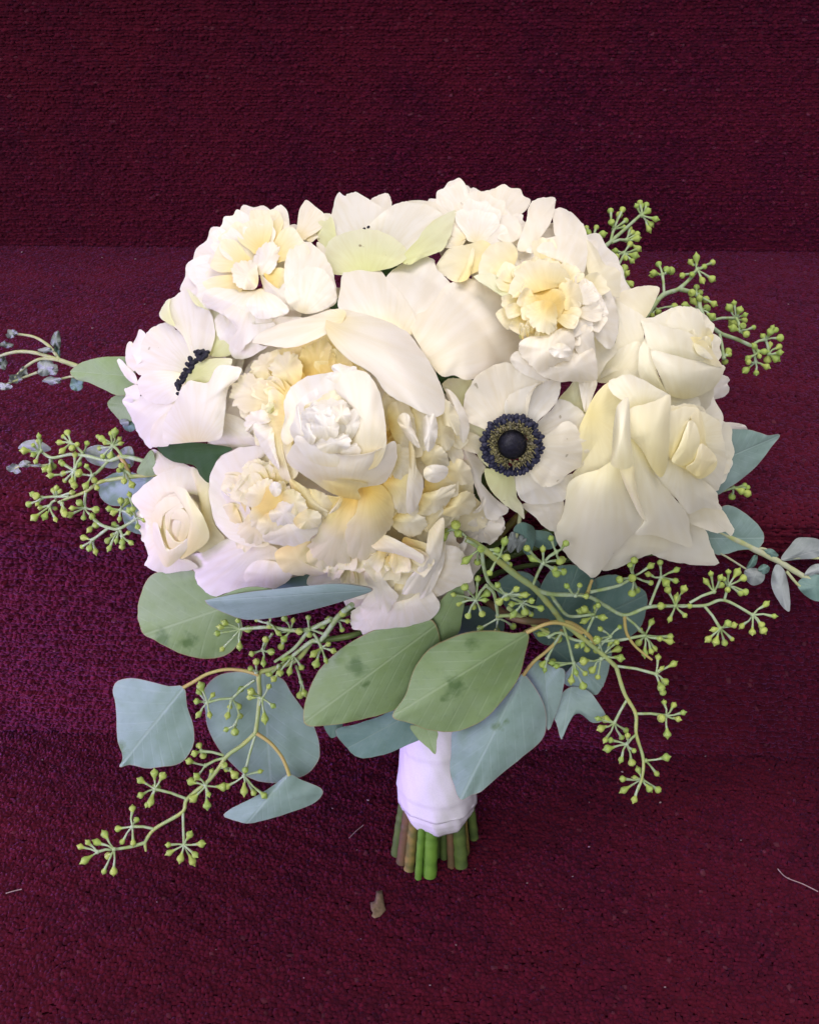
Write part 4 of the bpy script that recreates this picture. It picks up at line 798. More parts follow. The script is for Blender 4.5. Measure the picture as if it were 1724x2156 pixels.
f = R2 = Flower('rose', 'ivory rose at the right shoulder of the bouquet above the big rose', 'rose', 'ivory roses of the bouquet', 'B', (1450, 830), 150, 14, -4)
backing(f, 78, 8, -18, 'rw', 23)
pet(f, 'N', '1370,548 1395,430 1438,350 1500,358 1525,390 1506,420 1523,470 1492,522 1430,548', zc=-14, ze=-15, tuck=0, mat='pw', und=.6, base=(1100, 400))
pet(f, 'N', '1430,768 1500,753 1600,763 1663,785 1668,832 1560,822 1440,815', zc=-16, ze=-17, tuck=0, mat='pw', und=.5, base=(1200, 700))
pet(f, 'B', '1105,575 1180,540 1260,524 1328,534 1312,590 1275,665 1240,700 1180,690 1105,640', zc=2, ze=-3, tuck=1, mat='rw', und=.8)
pet(f, 'B', '1100,600 1180,640 1250,690 1250,800 1260,900 1240,960 1120,960 1000,1010 1010,960 1080,880 1110,780 1120,700', zc=-4, ze=1, tuck=0, mat='rw', und=1, base=(1250, 960), c=(1170, 830))
pet(f, 'N', '365,375 372,300 480,210 620,98 740,60 790,160 770,330 860,440 780,430 650,350 500,410 400,410', zc=-2, ze=2, tuck=0, mat='rw', und=.8, base=(500, 420), c=(600, 250))
pet(f, 'N', '955,490 1100,425 1250,395 1405,325 1395,420 1375,550 1312,690 1240,650 1100,610 1010,640 990,560', zc=5, ze=0, tuck=0, mat='rw', und=.8, base=(1100, 200))
pet(f, 'B', '1235,700 1300,685 1390,640 1450,633 1480,700 1460,790 1350,800 1270,780', zc=8, ze=2, tuck=0, mat='rw', und=.8)
pet(f, 'B', '1380,750 1375,690 1420,645 1492,632 1545,680 1575,760 1600,850 1560,870 1480,800', zc=12, ze=5, tuck=0, mat='rw', und=.8, base=(1520, 900))
ruffle(f, 'B', (1545, 830), 6, 40, 75, 50, 75, 60, 9, 14, 0, 360, 'ry', seed=101, notch=1, inward=True, jit=50, cup=3)
pet(f, 'B', '1480,800 1530,790 1580,830 1620,890 1650,940 1590,930 1520,890', zc=15, ze=12, tuck=0, mat='ry', und=.6)
pet(f, 'B', '1508,822 1560,846 1605,902 1560,894 1522,868', zc=18, ze=16, tuck=0, mat='rw', und=.4)
pet(f, 'B', '1250,745 1285,715 1390,742 1490,770 1545,830 1590,890 1650,945 1500,915 1400,885 1285,850', zc=20, ze=11, tuck=0, mat='rw', und=.6, base=(1450, 1100), rings=11, seg=52)
pet(f, 'B', '1285,838 1400,868 1520,898 1600,928 1664,938 1645,1000 1592,1062 1480,1105 1380,1085 1338,1000 1300,920', zc=26, ze=10, tuck=0, mat='rw', und=.6, base=(1470, 1250), rings=12, seg=56)
pet(f, 'N', '750,130 790,50 822,-40 852,90 882,250 932,400 990,510 900,475 780,405 742,300', zc=14, ze=9, tuck=0, mat='rw', und=.6, base=(950, 560))
stem_to_slot(f.root, unproj(1420, 780, .415), 16)

f = R3 = Flower('rose', 'small lemon white rosebud on the lower left below the dark leaf', 'rose', 'ivory roses of the bouquet', 'C', (340, 790), 130, 14, 0)
backing(f, 85, 7, -14, 'rw', 29)
pet(f, 'C', '190,400 215,370 290,420 400,460 450,500 330,530 230,520 200,460', zc=-4, ze=-6, tuck=0, mat='rw', und=.8, base=(330, 600))
pet(f, 'C', '82,657 140,590 230,520 330,478 440,475 520,560 520,640 400,620 290,640 220,720 190,810 130,722', zc=8, ze=0, tuck=0, mat='rw', und=.8, rings=11, seg=52, c=(250, 610))
pet(f, 'C', '158,905 180,820 205,770 260,880 300,980 400,1000 460,1050 300,1078 220,1068 160,1032 180,980', zc=5, ze=-2, tuck=0, mat='rw', und=.8, rings=11, seg=52, c=(240, 970))
pet(f, 'C', '420,480 470,500 530,570 545,700 560,800 620,890 560,920 480,962 440,900 480,780 470,640', zc=6, ze=1, tuck=0, mat='ry', und=.6)
pet(f, 'C', '225,760 240,680 300,630 390,630 460,690 470,800 430,920 350,1000 280,1000 240,900', zc=6, ze=9, tuck=0, mat='ry', und=.8, base=(330, 1000))
pet(f, 'C', '200,800 215,710 265,655 345,640 410,660 350,690 280,730 250,800 245,880 225,900', zc=17, ze=13, tuck=0, mat='ry', und=.5, base=(330, 1050), c=(265, 740))
pet(f, 'C', '262,770 280,700 340,670 400,690 430,760 425,860 390,930 330,950 285,900', zc=8, ze=13, tuck=0, mat='ry', und=.6, base=(330, 1100), dk=1)
pet(f, 'C', '275,760 290,705 345,680 395,700 350,715 315,750 300,820 285,830', zc=16, ze=14, tuck=0, mat='ry', und=.3, base=(330, 1050), c=(312, 735))
pet(f, 'C', '310,770 330,725 380,715 415,770 410,850 370,900 345,870 370,820 365,770 335,760', zc=17, ze=15, tuck=0, mat='ry', und=.3, base=(330, 1050), c=(385, 790))
pet(f, 'C', '318,800 335,770 365,775 372,825 350,870 322,850', zc=17, ze=15, tuck=0, mat='ry', und=.3, base=(330, 1050))
pet(f, 'C', '280,830 300,850 340,900 380,900 360,940 310,940 285,890', zc=18, ze=16, tuck=0, mat='ry', und=.3, base=(330, 1100))
pet(f, 'C', '318,595 380,590 425,650 505,780 525,885 440,960 365,995 395,900 420,800 392,700 350,640', zc=20, ze=14, tuck=0, mat='ry', und=.5, base=(400, 1050), c=(440, 800))
pet(f, 'C', '205,800 235,800 260,900 320,960 400,880 400,940 340,1010 280,1045 240,985 212,900', zc=22, ze=15, tuck=0, mat='rw', und=.5, base=(330, 1100), c=(285, 960))
stem_to_slot(f.root, unproj(400, 1080, .40), 1)
# ================================================================= eucalyptus and silver foliage
def LZ(x, y, z): return unproj(x, y, smooth_depth(x, y) - z*.001)
BUDS = []
for kx, (rw, ln) in enumerate(((1.0, 1.0), (.92, 1.12), (1.08, .95))):
    prof = [(.26, -.9), (.34, -.5), (.52, -.1), (.84, .40), (.92, .80), (.84, 1.05), (.60, 1.22), (.30, 1.50), (.07, 1.85), (0.0, 1.9)]
    V, Fc = [], []; ns = 8
    for r, z in prof:
        for k in range(ns): V.append((r*rw*math.cos(6.2832*k/ns), r*rw*math.sin(6.2832*k/ns), z*ln))
    for i in range(len(prof)-1):
        for k in range(ns): Fc.append((i*ns+k, i*ns+(k+1) % ns, (i+1)*ns+(k+1) % ns, (i+1)*ns+k))
    BUDS.append(mesh('seed_bud', V, Fc, M['bud']))
BR = random.Random(77)
class Branch:
    def __init__(s, label, crop, base, z, group='seeded eucalyptus sprays of the bouquet', name='eucalyptus_spray', cat='eucalyptus', slot=None, sm='stemg'):
        s.crop = crop; s.z = z; s.start = LZ(*cv(crop, *base), z); s.sm = sm
        s.root = thing(name, label, cat, group, s.start)
        s.c = cv(crop, *base); s.parts = []
    def zf(s, x, y): return s.z
    def W(s, x, y, dz=0): return LZ(*cv(s.crop, x, y), s.z+dz)
    def stem(s, t, r0=1.2, r1=.7, mat=None, name='twig', dz0=0, dz1=0):
        P = S(t); n = len(P)
        pts = [tuple(s.W(p[0], p[1], (p[2] if len(p) > 2 else dz0+(dz1-dz0)*i/max(1, n-1)))) for i, p in enumerate(P)]
        c = catmull(pts, 5*n, False); m = len(c)
        V, Fc = tube([Vector(q) for q in c], [(r0+(r1-r0)*i/(m-1))*.001*(1+.06*math.sin(i*1.7)) for i in range(m)], 8)
        return link(name, mesh(name, V, Fc, M[mat or s.sm]), s.root)
    def umbel(s, node, buds, frm=None, size=1.55, dz=0, mat='twig'):
        nz = dz+BR.uniform(-3, 3); nd = s.W(*node, nz); parts = []
        if frm is not None:
            a = s.W(*frm, dz); md = (a+nd)/2 + Vector((0, 0, .0008))
            parts.append(tube([a, md, nd], [.00062, .00058, .0007], 6))
        ends = []
        for b in S(buds):
            ez = nz + BR.uniform(-4, 5); e = s.W(b[0], b[1], ez); d = e-nd
            if d.length < 1e-5: d = -fw*.004
            ln = d.length; d.normalize(); tipp = e - d*size*.0004
            mid = nd.lerp(tipp, .5)+Vector((BR.uniform(-1, 1), BR.uniform(-1, 1), BR.uniform(-1, 1)))*.0005
            parts.append(tube([nd, mid, tipp], [.00048, .0004, .00068], 6)); ends.append((tipp, d))
        parts.append(([nd+Vector(v)*.00105 for v in uv_blob(6, 5)[0]], uv_blob(6, 5)[1]))
        cl = link('seed_cluster', mesh('seed_cluster', *merge(parts), M[mat]), s.root)
        for e, d in ends:
            o = bpy.data.objects.new('seed_bud', BR.choice(BUDS)); COL.objects.link(o); o.parent = cl
            sc = size*.00112*BR.uniform(.72, 1.18)
            o.matrix_basis = Matrix.Translation(e) @ d.to_track_quat('Z', 'Y').to_matrix().to_4x4() @ Matrix.Diagonal((sc, sc, sc, 1))
    def leaf(s, crop, t, z=0, mat='lb', base=None, pet_=None, **k):
        kw = dict(zc=z+2, ze=z, tuck=0, mat=mat, name='leaf', und=.9, base=base, th=.4, rings=11, seg=52); kw.update(k)
        if 'fl' in kw: kw.pop('fl')
        class Z:  # leaf depth is counted from this branch
            root = s.root; c = s.c
            def zf(self_, x, y): return s.z
        o = sheet(Z(), crop, S(t), **kw)
        if pet_:
            P = S(pet_); pts = [tuple(LZ(*cv(crop, p[0], p[1]), s.z+z+(p[2] if len(p) > 2 else 1))) for p in P]
            c = catmull(pts, 6*len(pts), False)
            V, Fc = tube([Vector(q) for q in c], [.0007+.0003*abs(i/(len(c)-1)-.5) for i in range(len(c))], 8)
            link('leaf_stalk', mesh('leaf_stalk', V, Fc, M['petiole']), o)
        return o
    def to_handle(s, slot, rad=1.6, mid=None): stem_to_slot(s.root, s.start, slot, rad, 'stem', mid)

# ---- lower left spray
b = Branch('seeded eucalyptus spray trailing to the lower left with round blue leaves', 'E', (1200, 440), 2)
b.stem('1200,440 1130,530 1010,575 945,600 947,700 938,800 926,890', 1.05, .95)
b.stem('926,890 860,950 790,1000 740,1070 690,1130 590,1215 565,1280 430,1362 382,1430', .95, .75)
b.stem('382,1430 388,1472', .8, .45); b.stem('382,1430 310,1450 235,1462', .8, .6, 'twig')
for nd, fr, bd in [((432, 1165), (590, 1215), '365,1125 430,1095 468,1105 365,1195 395,1240 415,1220 437,1160'), ((575, 1440), (570, 1280), '500,1440 510,1475 560,1500 612,1512 625,1485 655,1435 600,1395'),
                   ((322, 1350), (430, 1362), '322,1265 340,1320 255,1360 275,1420 325,1425'), ((232, 1462), None, '190,1395 207,1490 185,1565 230,1565 155,1430'), ((150, 1475), (232, 1462), '70,1450 105,1430 98,1510'),
                   ((682, 1150), None, '615,1130 640,1105 710,1080 695,1190 688,1240 760,1155 625,1208'), ((680, 1050), (780, 1010), '605,1030 640,1105'), ((660, 980), (770, 1000), '650,955 630,990 668,998'),
                   ((870, 1100), (925, 900), '790,1150 870,1165 915,1180 965,1195 945,1080 875,1075'), ((800, 1070), (750, 1060), '820,1092 785,1070 775,1050'), ((812, 720), (922, 630), '850,680 840,755 790,800 850,805 800,760'),
                   ((690, 740), (812, 720), '660,665 640,735 650,795 700,797 715,705 650,690'), ((960, 720), (945, 760), '910,690 1010,755 970,810 990,665 905,715'), ((825, 852), (850, 806), '785,872 825,880'),
                   ((930, 590), None, '905,575 930,545'), ((1150, 640), (1125, 560), '1145,700 1165,690')]:
    b.umbel(nd, bd, fr)
b.leaf('E', '225,680 250,635 320,620 420,640 500,660 575,664 590,760 622,860 618,960 560,1035 480,1055 380,1062 310,1045 258,1057 275,1010 250,930 245,850 240,750', 1, 'lb', (575, 664), '940,604 870,584 780,578 690,600 620,640 572,667', fold=-2.5, tip=(262, 1052), spots=((262, 960, 60),), label='blue-grey leaf with a nibbled brown edge')
b.leaf('E', '680,780 668,700 700,640 760,600 860,588 980,600 1060,625 1100,690 1150,760 1210,850 1240,950 1232,1030 1182,1090 1120,1112 1020,1137 900,1112 820,1052 740,960 690,860', -14, 'lb', (960, 590), fold=2, tip=(1000, 1135))
b.leaf('E', '770,1290 830,1250 950,1190 1040,1130 1090,1092 1150,1120 1245,1160 1250,1198 1200,1240 1080,1285 960,1320 882,1333 800,1312', 2, 'lb', (1090, 1092), '932,892 1000,940 1050,1000 1075,1050 1092,1100', fold=-6, tip=(882, 1333))
b.to_handle(18, 1.7, BIND + Vector((-.03, -.035, .045)))

# ---- spray tucked under the lower peonies
b = Branch('dense eucalyptus seed spray hanging under the cupped peony beside a narrow leaf', 'E', (1330, 320), 6)
b.stem('1400,260 1330,320 1250,430 1200,440 1110,510', 1.2, .8, 'twig'); b.stem('1300,330 1190,380 1100,385 990,370 850,380', 1.0, .7, 'twig')
b.stem('1190,380 1120,470 1020,540', .9, .6, 'twig')
for nd, fr, bd in [((850, 380), None, '760,370 742,400 765,475 848,460 880,380 840,340 780,350'), ((962, 482), (1010, 400), '910,500 975,435 998,490 965,540'), ((1100, 385), None, '1070,330 1110,340 1135,390 1040,395 1068,425 1055,460'),
                   ((1110, 510), None, '1095,580 1150,565 1018,622 993,595 1075,520'), ((1190, 380), None, '1185,325 1250,365 1265,405 1190,402'), ((1250, 470), (1210, 400), '1220,495 1225,545 1270,530 1305,485 1280,455'),
                   ((1320, 330), None, '1350,305 1350,380 1290,330 1375,340 1295,370'), ((990, 350), None, '1000,315 995,362 935,335 1035,395'), ((1040, 560), None, '1000,600 1045,590 1020,625')]:
    b.umbel(nd, bd, fr, 1.45)
b.leaf('E', '680,240 700,233 850,203 1000,185 1150,170 1300,156 1420,163 1503,186 1400,226 1250,271 1080,311 930,331 850,326 760,292 700,262', 24, 'lb', (1500, 186), tip=(680, 240), und=.4, fold=0, zc=27, label='narrow blue-grey leaf seen edge on under the peonies')
b.leaf('E', '735,226 850,180 930,172 1008,185 930,196 840,207', 22, 'lg', (1000, 190), und=.2, zc=23)
b.leaf('E', '348,300 360,220 400,130 470,90 560,83 640,100 740,190 820,270 862,360 847,440 790,502 700,524 600,512 500,472 430,432 378,405 355,350', -12, 'lg', (840, 250), tip=(380, 405), zc=-9, fold=-3, spots=((470, 430, 75), (600, 440, 70)), label='large round green leaf on the left under the white petals')
b.leaf('K', '400,800 470,742 560,714 650,705 700,760 640,830 500,830', -14, 'lt', (760, 740))
b.to_handle(10, 1.8)

# ---- front leaves
b = Branch('pair of broad green eucalyptus leaves over the ribbon handle', 'F', (1000, 250), 6, 'leafy eucalyptus stems of the bouquet', 'eucalyptus_branch')
b.leaf('W', '640,1522 652,1450 690,1390 760,1340 840,1308 905,1303 925,1340 922,1385 900,1440 840,1490 760,1515 690,1527', 0, 'lg', (918, 1315), tip=(640, 1522), zc=5, fold=-3, spots=((750, 1405, 32), (770, 1440, 14)), seg=56, label='broad green leaf with a rubbed dark patch beside the hanging petals')
b.leaf('F', '270,692 330,600 370,480 430,390 510,340 620,300 740,291 840,303 908,303 892,400 862,510 800,600 720,690 640,740 540,766 430,752 350,722', 10, 'lg', (905, 302), '1160,300 1080,262 1000,258 900,300', tip=(272, 692), zc=15, fold=-3, spots=((565, 545, 75), (520, 600, 40), (655, 355, 55)), seg=60, label='broad green leaf in front with two rubbed dark patches')
b.leaf('F', '355,738 430,745 482,765 478,812 472,870 440,842 388,795', 3, 'lg', (420, 720), tip=(472, 868), zc=3, und=.3)
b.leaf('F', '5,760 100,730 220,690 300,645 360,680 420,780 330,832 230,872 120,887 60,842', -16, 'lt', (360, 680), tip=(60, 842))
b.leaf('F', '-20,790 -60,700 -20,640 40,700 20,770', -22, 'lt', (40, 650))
b.leaf('K', '1300,970 1360,870 1480,750 1510,830 1495,950 1472,1042 1380,1085 1330,1060', -4, 'lg', (1490, 760), tip=(1340, 1060))
b.to_handle(6, 1.9, BIND + Vector((.03, -.04, .06)))

# ---- big spray on the right
b = Branch('long seeded eucalyptus spray branching out to the lower right', 'O', (130, 80), 6)
b.stem('20,-60,-22 110,70,-14 200,125,-4 270,175,0 400,280,0 490,345,0 570,435,0 620,500,0 690,560,0 790,640,0 850,692,0 890,730,0', 1.35, 1.0)
b.stem('890,730 930,860 985,960 988,1060 1022,1180 1015,1280 982,1362', .95, .55); b.stem('490,345 570,372 740,380 830,425 930,475 1050,435 1180,430 1320,428 1420,402 1560,475', .95, .6, 'twig')
b.stem('440,562 530,520 640,508 720,545 790,612', .95, .95, 'petiole'); b.stem('760,362 900,330 975,285', .75, .6, 'twig'); b.stem('770,305 745,375', .6, .8, 'petiole')
b.stem('930,475 940,560 985,630 1065,695', .8, .5, 'petiole'); b.stem('620,560 700,600 880,600 1000,580 1030,575', .7, .6, 'twig'); b.stem('570,372 600,420 660,480 780,470', .8, .6, 'twig')
b.stem('250,330 290,370 310,490', .8, .6, 'twig'); b.stem('230,160 240,240 270,320 350,375 430,412', .8, .6, 'twig'); b.stem('300,480 420,480 520,530', .8, .6, 'stemg'); b.stem('360,440 480,520 560,560', .9, .6, 'stemg')
for nd, fr, bd in [((1560, 475), None, '1620,425 1660,480 1510,525 1558,555 1608,545 1600,520'), ((1400, 540), (1320, 428), '1375,545 1345,590 1380,600 1420,605 1455,590 1465,525 1435,518'), ((1370, 360), (1250, 415), '1355,275 1335,315 1405,330 1400,295'),
                   ((1440, 330), (1420, 402), '1440,265 1480,270 1510,295 1437,348 1520,360 1495,365 1420,300'), ((1180, 428), None, '1145,355 1220,350 1185,400 1155,490 1225,475 1115,430 1245,430'), ((1110, 290), (1055, 425), '1105,220 1050,275 1180,255 1175,305 1130,312'),
                   ((975, 285), None, '958,230 978,210 1055,235 1055,315 990,347 968,362 910,300 970,290'), ((1030, 575), (932, 480), '1060,515 1010,550 1152,580 1145,602 1100,590 1060,650 1030,655 1005,605 1075,635'), ((1085, 765), (890, 725), '1095,685 1165,718 1110,740 1125,800 1108,825 1117,850'),
                   ((1135, 970), (985, 960), '1125,905 1170,920 1215,955 1190,985 1140,1055 1115,980'), ((880, 1005), (940, 895), '805,985 845,990 820,1030 838,1085 915,1075 935,1040'), ((940, 1110), (988, 1062), '855,1130 865,1090 915,1180 965,1195 975,1140 945,1070'),
                   ((1035, 1190), None, '1130,1175 1085,1250'), ((1015, 1280), None, '925,1280 935,1330 980,1377 1050,1325 1090,1330 985,1275 1000,1240'), ((825, 670), None, '800,600 890,610 890,645 905,685 800,650 860,610'),
                   ((815, 690), (850, 692), '735,700 800,775 775,740'), ((680, 710), (630, 525), '600,725 580,710 690,750 670,790 725,818 735,760'), ((550, 690), (620, 560), '540,740 530,715 575,700'), ((860, 580), (800, 640), '905,535 815,545 800,595'), ((780, 480), None, '720,460 740,450 800,430 815,485 740,500 790,440'),
                   ((690, 378), None, '650,335 710,330 740,382'), ((350, 375), None, '310,330 395,350 435,375 415,378 320,405 350,385'), ((430, 412), None, '470,405 515,440 470,470 440,455 390,465 380,420'), ((200, 400), (250, 330), '150,340 210,300 250,370 120,415 165,475 230,465 190,430 240,400 95,375 150,400'),
                   ((310, 490), None, '225,540 305,550 380,528'), ((530, 220), (480, 330), '455,150 530,155 490,200 615,205 625,260 585,245 590,265'), ((595, 165), (530, 220), '570,100 640,125 612,205'), ((220, 150), (160, 110), '225,150 300,155 210,210 160,200'), ((320, 180), (270, 175), '340,120 345,190 365,225 270,265'), ((90, 50), (150, 90), '100,35 45,85 60,60 110,70'),
                   ((560, 580), (620, 560), '520,570 545,560 600,590'), ((730, 600), (780, 480), '725,615 745,640 700,625')]:
    b.umbel(nd, bd, fr, 1.5)
b.leaf('F', '553,762 620,730 720,680 800,600 860,520 886,493 940,560 980,640 992,720 970,802 880,882 780,962 690,1042 640,1062 588,1085 560,1020 540,950 545,860', -2, 'lb', (886, 493), '1065,290 1040,340 990,390 930,440 884,500', tip=(588, 1085), zc=4, fold=-3, spots=((765, 745, 40), (800, 720, 22)), seg=60, label='blue-green leaf hanging over the ribbon with a small dark rub')
b.leaf('F', '895,490 950,430 1020,460 1078,480 1062,600 1032,690 1002,757 985,700 950,590', -10, 'lb', (980, 430), tip=(1002, 757), fold=2)
b.leaf('F', '1030,690 1055,600 1110,555 1190,575 1242,640 1272,702 1210,722 1140,673 1090,720 1064,802 1042,735', -13, 'lb', (1110, 540), tip=(1064, 800), und=1.5)
b.leaf('F', '1070,530 1120,450 1200,430 1285,440 1262,540 1250,560 1222,592 1150,570', -16, 'lb', (1110, 430), tip=(1250, 560))
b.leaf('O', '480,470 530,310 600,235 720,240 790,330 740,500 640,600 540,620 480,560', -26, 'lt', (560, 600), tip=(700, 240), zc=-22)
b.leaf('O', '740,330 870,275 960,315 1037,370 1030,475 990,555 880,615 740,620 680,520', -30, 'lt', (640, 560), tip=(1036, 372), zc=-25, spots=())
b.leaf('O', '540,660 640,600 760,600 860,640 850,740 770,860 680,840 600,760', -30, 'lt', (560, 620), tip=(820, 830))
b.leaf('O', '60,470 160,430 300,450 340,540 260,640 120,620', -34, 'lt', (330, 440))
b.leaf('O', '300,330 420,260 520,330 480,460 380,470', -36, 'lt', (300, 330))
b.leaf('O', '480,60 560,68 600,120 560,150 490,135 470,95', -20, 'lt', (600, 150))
b.to_handle(19, 1.9)

# ---- left spray
b = Branch('seeded eucalyptus spray reaching out to the left below the sideways anemone', 'G', (1250, 1262), -8)
b.stem('1300,1255 1250,1262 1060,1280 930,1300 800,1327 690,1402 560,1450 470,1490', 1.05, .6); b.stem('1200,1170 1150,1152 1000,1120 870,1150 690,1112 570,1100 420,1128 330,1075', 1.0, .6, 'twig')
b.stem('870,1155 800,1230 745,1275', .7, .6, 'twig'); b.stem('560,1440 450,1440 330,1450', .7, .5, 'twig'); b.stem('740,1600 800,1660 870,1690 960,1700 1100,1620', .7, .7, 'twig'); b.stem('880,1690 745,1792', .7, .6, 'twig')
b.stem('960,1110 1010,1180 1052,1300', .9, .9, 'petiole')
for nd, fr, bd in [((330, 1072), None, '315,965 315,1000 205,1070 275,1100 270,1030 290,1155'), ((410, 1150), (420, 1128), '365,1215 400,1212 430,1190'), ((570, 1010), (670, 1095), '545,930 515,960 490,1005 620,1020 580,1045 510,1065'), ((668, 1090), None, '700,1015 640,1170'),
                   ((600, 1230), (660, 1115), '605,1110 495,1165 520,1250 525,1310 582,1310 600,1345 635,1240 510,1180 630,1255'), ((500, 1262), (600, 1240), '415,1270'), ((910, 1030), (985, 1115), '795,960 830,980 850,1010 895,940 925,930 960,980 965,1015 835,1110 895,1105 810,1050'),
                   ((742, 1272), None, '700,1200 640,1260 695,1350 780,1365 755,1300'), ((340, 1452), None, '270,1425 300,1440 240,1500 305,1495'), ((450, 1440), None, '455,1380 480,1400 575,1410 435,1400'), ((400, 1520), (450, 1470), '285,1605 365,1595 330,1530 440,1535 445,1620'),
                   ((500, 1500), (480, 1485), '510,1545 520,1572'), ((682, 1530), (692, 1405), '650,1500 590,1535 570,1585 675,1605 765,1545 740,1600'), ((775, 1650), None, '750,1600 730,1700 775,1665'), ((748, 1790), None, '685,1775 665,1845 725,1850 768,1875'),
                   ((960, 1700), None, '925,1670 910,1750 875,1790 885,1850 940,1790'), ((985, 1760), (965, 1705), '985,1840 1050,1810 1030,1735 985,1800'), ((975, 1550), (1060, 1600), '885,1540 920,1570 965,1615 975,1485 1020,1490'), ((1095, 1612), None, '1050,1560 1075,1550 1110,1680 1160,1630 1045,1430'), ((1000, 1230), (1060, 1280), '965,1230 980,1195 1030,1200 1060,1340 1000,1310')]:
    b.umbel(nd, bd, fr, 1.4)
b.leaf('G', '800,1340 850,1290 930,1250 1030,1238 1180,1280 1260,1290 1180,1420 1060,1500 900,1512 810,1442', -8, 'lb', (1230, 1300), tip=(800, 1350))
b.leaf('G', '1000,1530 1090,1470 1180,1500 1200,1640 1192,1737 1120,1742 1030,1702 990,1602', -10, 'lb', (1180, 1460), tip=(1100, 1740))
b.leaf('G', '1105,1242 1168,1130 1228,1068 1262,1200 1250,1262 1180,1272', 2, 'lg', (1240, 1090), tip=(1105, 1242))
b.leaf('G', '980,1060 1058,1040 1082,1140 1052,1205 970,1132', -6, 'ls', (1080, 1150), und=1.5); b.leaf('G', '678,1080 760,1030 850,1040 960,1140 930,1212 800,1192 710,1152', -6, 'ls', (960, 1160), tip=(680, 1090))
b.leaf('G', '148,1050 200,1000 290,985 370,1020 412,1062 330,1082 230,1062', -5, 'ls', (412, 1062), tip=(148, 1050))
b.to_handle(11, 1.8, BIND + Vector((-.06, .0, .06)))

# ---- upper right sprays
b = Branch('small seeded eucalyptus sprig peeking out at the top right', 'H', (140, 325), -22)
b.stem('60,400 140,325 200,275 290,195 345,145', 1.1, .6, 'twig'); b.stem('180,470 240,380 265,330', .7, .5, 'twig')
for nd, fr, bd in [((350, 150), None, '340,90 370,100 375,130 410,165 380,210 390,190 325,105 345,108'), ((215, 215), (200, 275), '200,130 255,125 205,185 240,150 270,175 260,205'), ((275, 268), (205, 280), '325,240 300,235 320,260 325,305 290,215'), ((262, 330), None, '225,320 325,310 310,340 270,350 290,290 230,345 300,365'),
                   ((110, 250), (140, 325), '130,210 85,210 155,240 95,235 150,290'), ((258, 450), (235, 390), '265,405 275,430 290,475 260,495 245,460')]:
    b.umbel(nd, bd, fr, 1.5)
b.to_handle(14, 1.7)
b = Branch('seeded eucalyptus spray arching right above the shoulder rose', 'H', (390, 600), -20)
b.stem('350,660 390,600 450,530 525,500 590,440 620,400', 1.3, .6, 'twig'); b.stem('525,500 610,530 630,600 660,655 720,710 800,740 870,772', 1.0, .8, 'twig')
for nd, fr, bd in [((447, 432), (455, 525), '430,385 485,415 400,435 410,425 465,412'), ((612, 410), None, '610,360 585,375 685,375 645,395 680,450 635,455 545,435 590,430'), ((612, 530), None, '610,495 590,520 625,520 650,550 690,570 655,555'), ((632, 600), None, '600,565 625,550 655,595 680,630 560,580 665,690'),
                   ((800, 640), (660, 655), '790,570 770,595 815,605 840,625 835,650 785,655 800,665'), ((820, 700), (800, 640), '790,690 880,685 845,715 830,680'), ((940, 742), (870, 772), '970,690 960,710 1005,735 930,730 985,700'), ((905, 800), (870, 772), '890,780 910,820 860,830 925,800'),
                   ((955, 810), (940, 745), '1000,780 1005,805 985,830 960,770 950,835'), ((892, 850), (880, 780), '850,885 895,900 940,870 860,850'), ((740, 830), (720, 715), '710,785 760,800 745,845 765,815'), ((415, 600), (400, 590), '425,610 400,625 500,585')]:
    b.umbel(nd, bd, fr, 1.5)
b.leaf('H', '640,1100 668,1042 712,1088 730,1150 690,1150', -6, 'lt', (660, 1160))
b.to_handle(15, 1.7)
b = Branch('eucalyptus stem with a pointed sage leaf behind the big rose on the right edge', 'H', (700, 1480), -10, 'leafy eucalyptus stems of the bouquet', 'eucalyptus_branch')
b.leaf('H', '700,1190 800,1170 880,1178 950,1200 1008,1198 962,1262 900,1342 820,1412 760,1452 700,1480 690,1350', 0, 'lb', (700, 1330), tip=(1006, 1199), fold=2, label='pointed sage leaf on the right of the big rose')
b.leaf('H', '640,1665 730,1545 790,1543 860,1588 912,1640 932,1692 902,1742 820,1747 750,1767 690,1762', 2, 'lb', (660, 1690), tip=(930, 1690), fold=2)
b.stem('690,1480 740,1465 790,1450', .6, .5, 'twig'); b.umbel((785, 1450), '838,1440 845,1475 780,1490 820,1465 850,1450', None, 1.6)
b.to_handle(9, 1.9)
b = Branch('eucalyptus stem with a grey-green leaf pointing left beside the anemone', 'G', (1040, 480), -14, 'leafy eucalyptus stems of the bouquet', 'eucalyptus_branch')
b.leaf('G', '570,430 660,360 780,325 900,314 1060,330 1090,480 1040,610 940,622 850,582 720,522 610,492', 4, 'lg', (1060, 470), tip=(575, 432), fold=2)
b.leaf('G', '868,690 940,622 1030,610 1100,780 1010,850 920,772', -4, 'lg', (1080, 700), tip=(868, 690)); b.leaf('G', '990,850 1040,810 1095,880 1060,915 1010,900', -6, 'lt', (1100, 820)); b.leaf('G', '965,830 1000,815 1040,830 1030,870 985,862', -3, 'ls', (1060, 840), und=1.2)
b.to_handle(17, 1.5)

